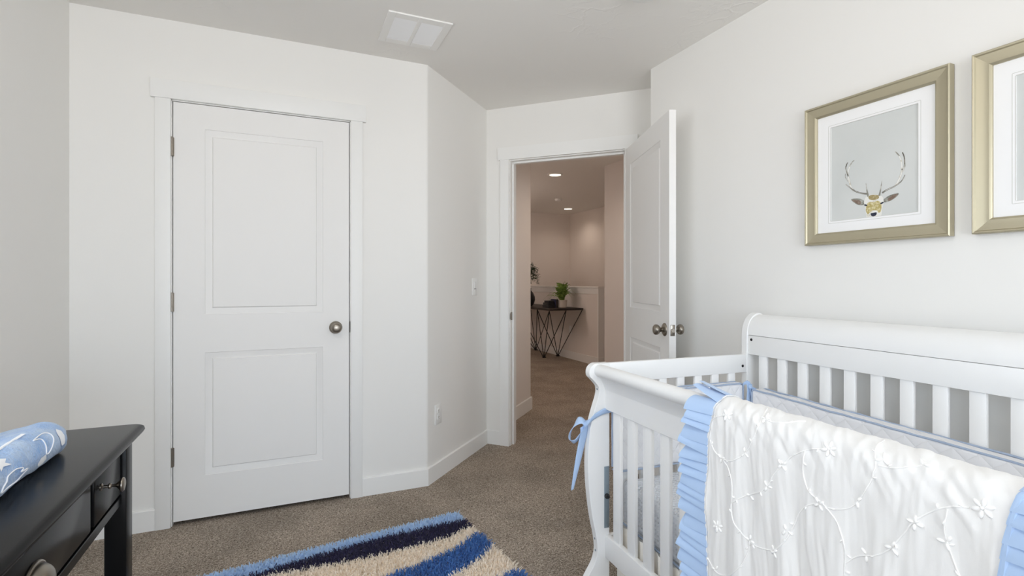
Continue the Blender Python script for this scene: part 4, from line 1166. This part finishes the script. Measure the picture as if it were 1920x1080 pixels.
def frond_mesh(m, base_, az, length, rise, droop, leafw, rng_, mi=0):
    """an arching stem with paired leaflets"""
    pts = []
    for k in range(13):
        t_ = k / 12
        r_ = length * (t_ * .9 + .1 * t_ * t_); z = rise * math.sin(t_ * math.pi * .62) - droop * t_ ** 2.4
        pts.append(Vector(base_) + Vector((math.cos(az) * r_, math.sin(az) * r_, z)))
    m.tube(pts, [.0022 * (1 - .7 * k / 12) for k in range(13)], 5, mi=mi)
    for k in range(1, 13):
        for sd in (-1, 1):
            p = pts[k]; t_ = (pts[k] - pts[k - 1]).normalized()
            side = t_.cross(Vector((0, 0, 1))).normalized() * sd
            l = leafw * math.sin(math.pi * min(1, .12 + k / 13)) * rng_.uniform(.8, 1.15)
            tip = p + side * l + t_ * l * .55 - Vector((0, 0, l * .25)); w_ = t_ * l * .30
            mid = p.lerp(tip, .5) + Vector((0, 0, l * .06))
            m.add([p - w_ * .6, p + w_ * .6, mid + w_ * 1.1, tip, mid - w_ * 1.1], [(0, 1, 2, 4), (2, 3, 4)], mi)
r_ = random.Random(11)
pf = thing('potted_fern', 'green fern in a cream pot on the hall console table', 'plant', (3.765, 6.72, TZ))
m = MB(); m.lathe([(0, 0), (.066, 0), (.074, .006), (.081, .10), (.084, .112), (.080, .114), (.074, .112), (.073, .098), (0, .098)], 32); m.build('pot', M['pot'], pf)
m = MB(); m.lathe([(0, .100), (.070, .100), (.070, .099), (0, .099)][::-1], 24); m.build('soil', M['soil'], pf)
m = MB()
for k in range(46):
    az = r_.uniform(0, 2 * math.pi); up_ = r_.random()
    frond_mesh(m, (r_.uniform(-.03, .03), r_.uniform(-.03, .03), .10), az, .05 + .17 * (1 - up_) + r_.uniform(0, .05), .12 + .17 * up_, .01 + .13 * (1 - up_) ** 2, .036, r_)
m.build('foliage', M['leaf'], pf, fix=False)
# a stack of dark boxes and a navy book standing beside the pot
bs = thing('stacked_books', 'short stack of charcoal books left of the fern pot', 'books', (3.578, 6.78, TZ))
m = MB(); m.rbox(-.06, .060, -.09, .09, .0, .038, .003); m.build('lower_book', M['book'], bs)
m = MB(); m.rbox(-.054, .056, -.08, .085, .0385, .074, .003); m.build('middle_book', M['book'], bs)
m = MB(); m.rbox(-.040, .050, -.07, .07, .0745, .104, .003); m.build('upper_book', M['book'], bs)
ub = thing('standing_book', 'navy book standing upright between the dark stack and the fern pot', 'book', (3.662, 6.76, TZ))
m = MB(); m.rbox(-.020, .018, -.085, .085, 0, .125, .003); m.build('cover', M['bookblue'], ub)
m = MB(); m.box(-.015, .013, -.087, .080, .004, .121); m.build('pages', M['pages'], ub)
# black vase with trailing leaves, mostly behind the hall wall
vz = thing('trailing_plant', 'dark trailing plant in a black vase at the left edge of the doorway view', 'plant', (3.508, 7.334, TZ))
m = MB(); m.lathe([(0, 0), (.055, 0), (.085, .04), (.105, .10), (.102, .15), (.075, .21), (.045, .245), (.040, .27), (.046, .285), (.040, .285), (.034, .27), (.034, .25), (0, .25)], 32); m.build('vase', M['vase'], vz)
m = MB()
for k in range(16):
    az = r_.uniform(0, 2 * math.pi); R0 = r_.uniform(.06, .15); top = r_.uniform(.26, .46)
    pts = [Vector((math.cos(az) * R0 * f, math.sin(az) * R0 * f, .27 + top * math.sin(min(1, f) * 1.6) - .26 * max(0, f - .7) ** 1.2 * r_.uniform(.6, 1.2))) for f in np.linspace(0, 1.5, 16)]
    m.tube(pts, .0022, 5)
    for p in pts[2:]:
        for _ in range(4):
            c_ = p + Vector((r_.uniform(-.025, .025), r_.uniform(-.025, .025), r_.uniform(-.02, .02)))
            a_ = r_.uniform(0, 6.28); d_ = Vector((math.cos(a_), math.sin(a_), r_.uniform(-.6, .3))).normalized(); s_ = d_.cross(Vector((0, 0, 1))).normalized()
            l = r_.uniform(.030, .046)
            m.add([c_, c_ + d_ * l * .5 + s_ * l * .4, c_ + d_ * l, c_ + d_ * l * .5 - s_ * l * .4], [(0, 1, 2, 3)])
m.build('foliage', M['leafdark'], vz, fix=False)
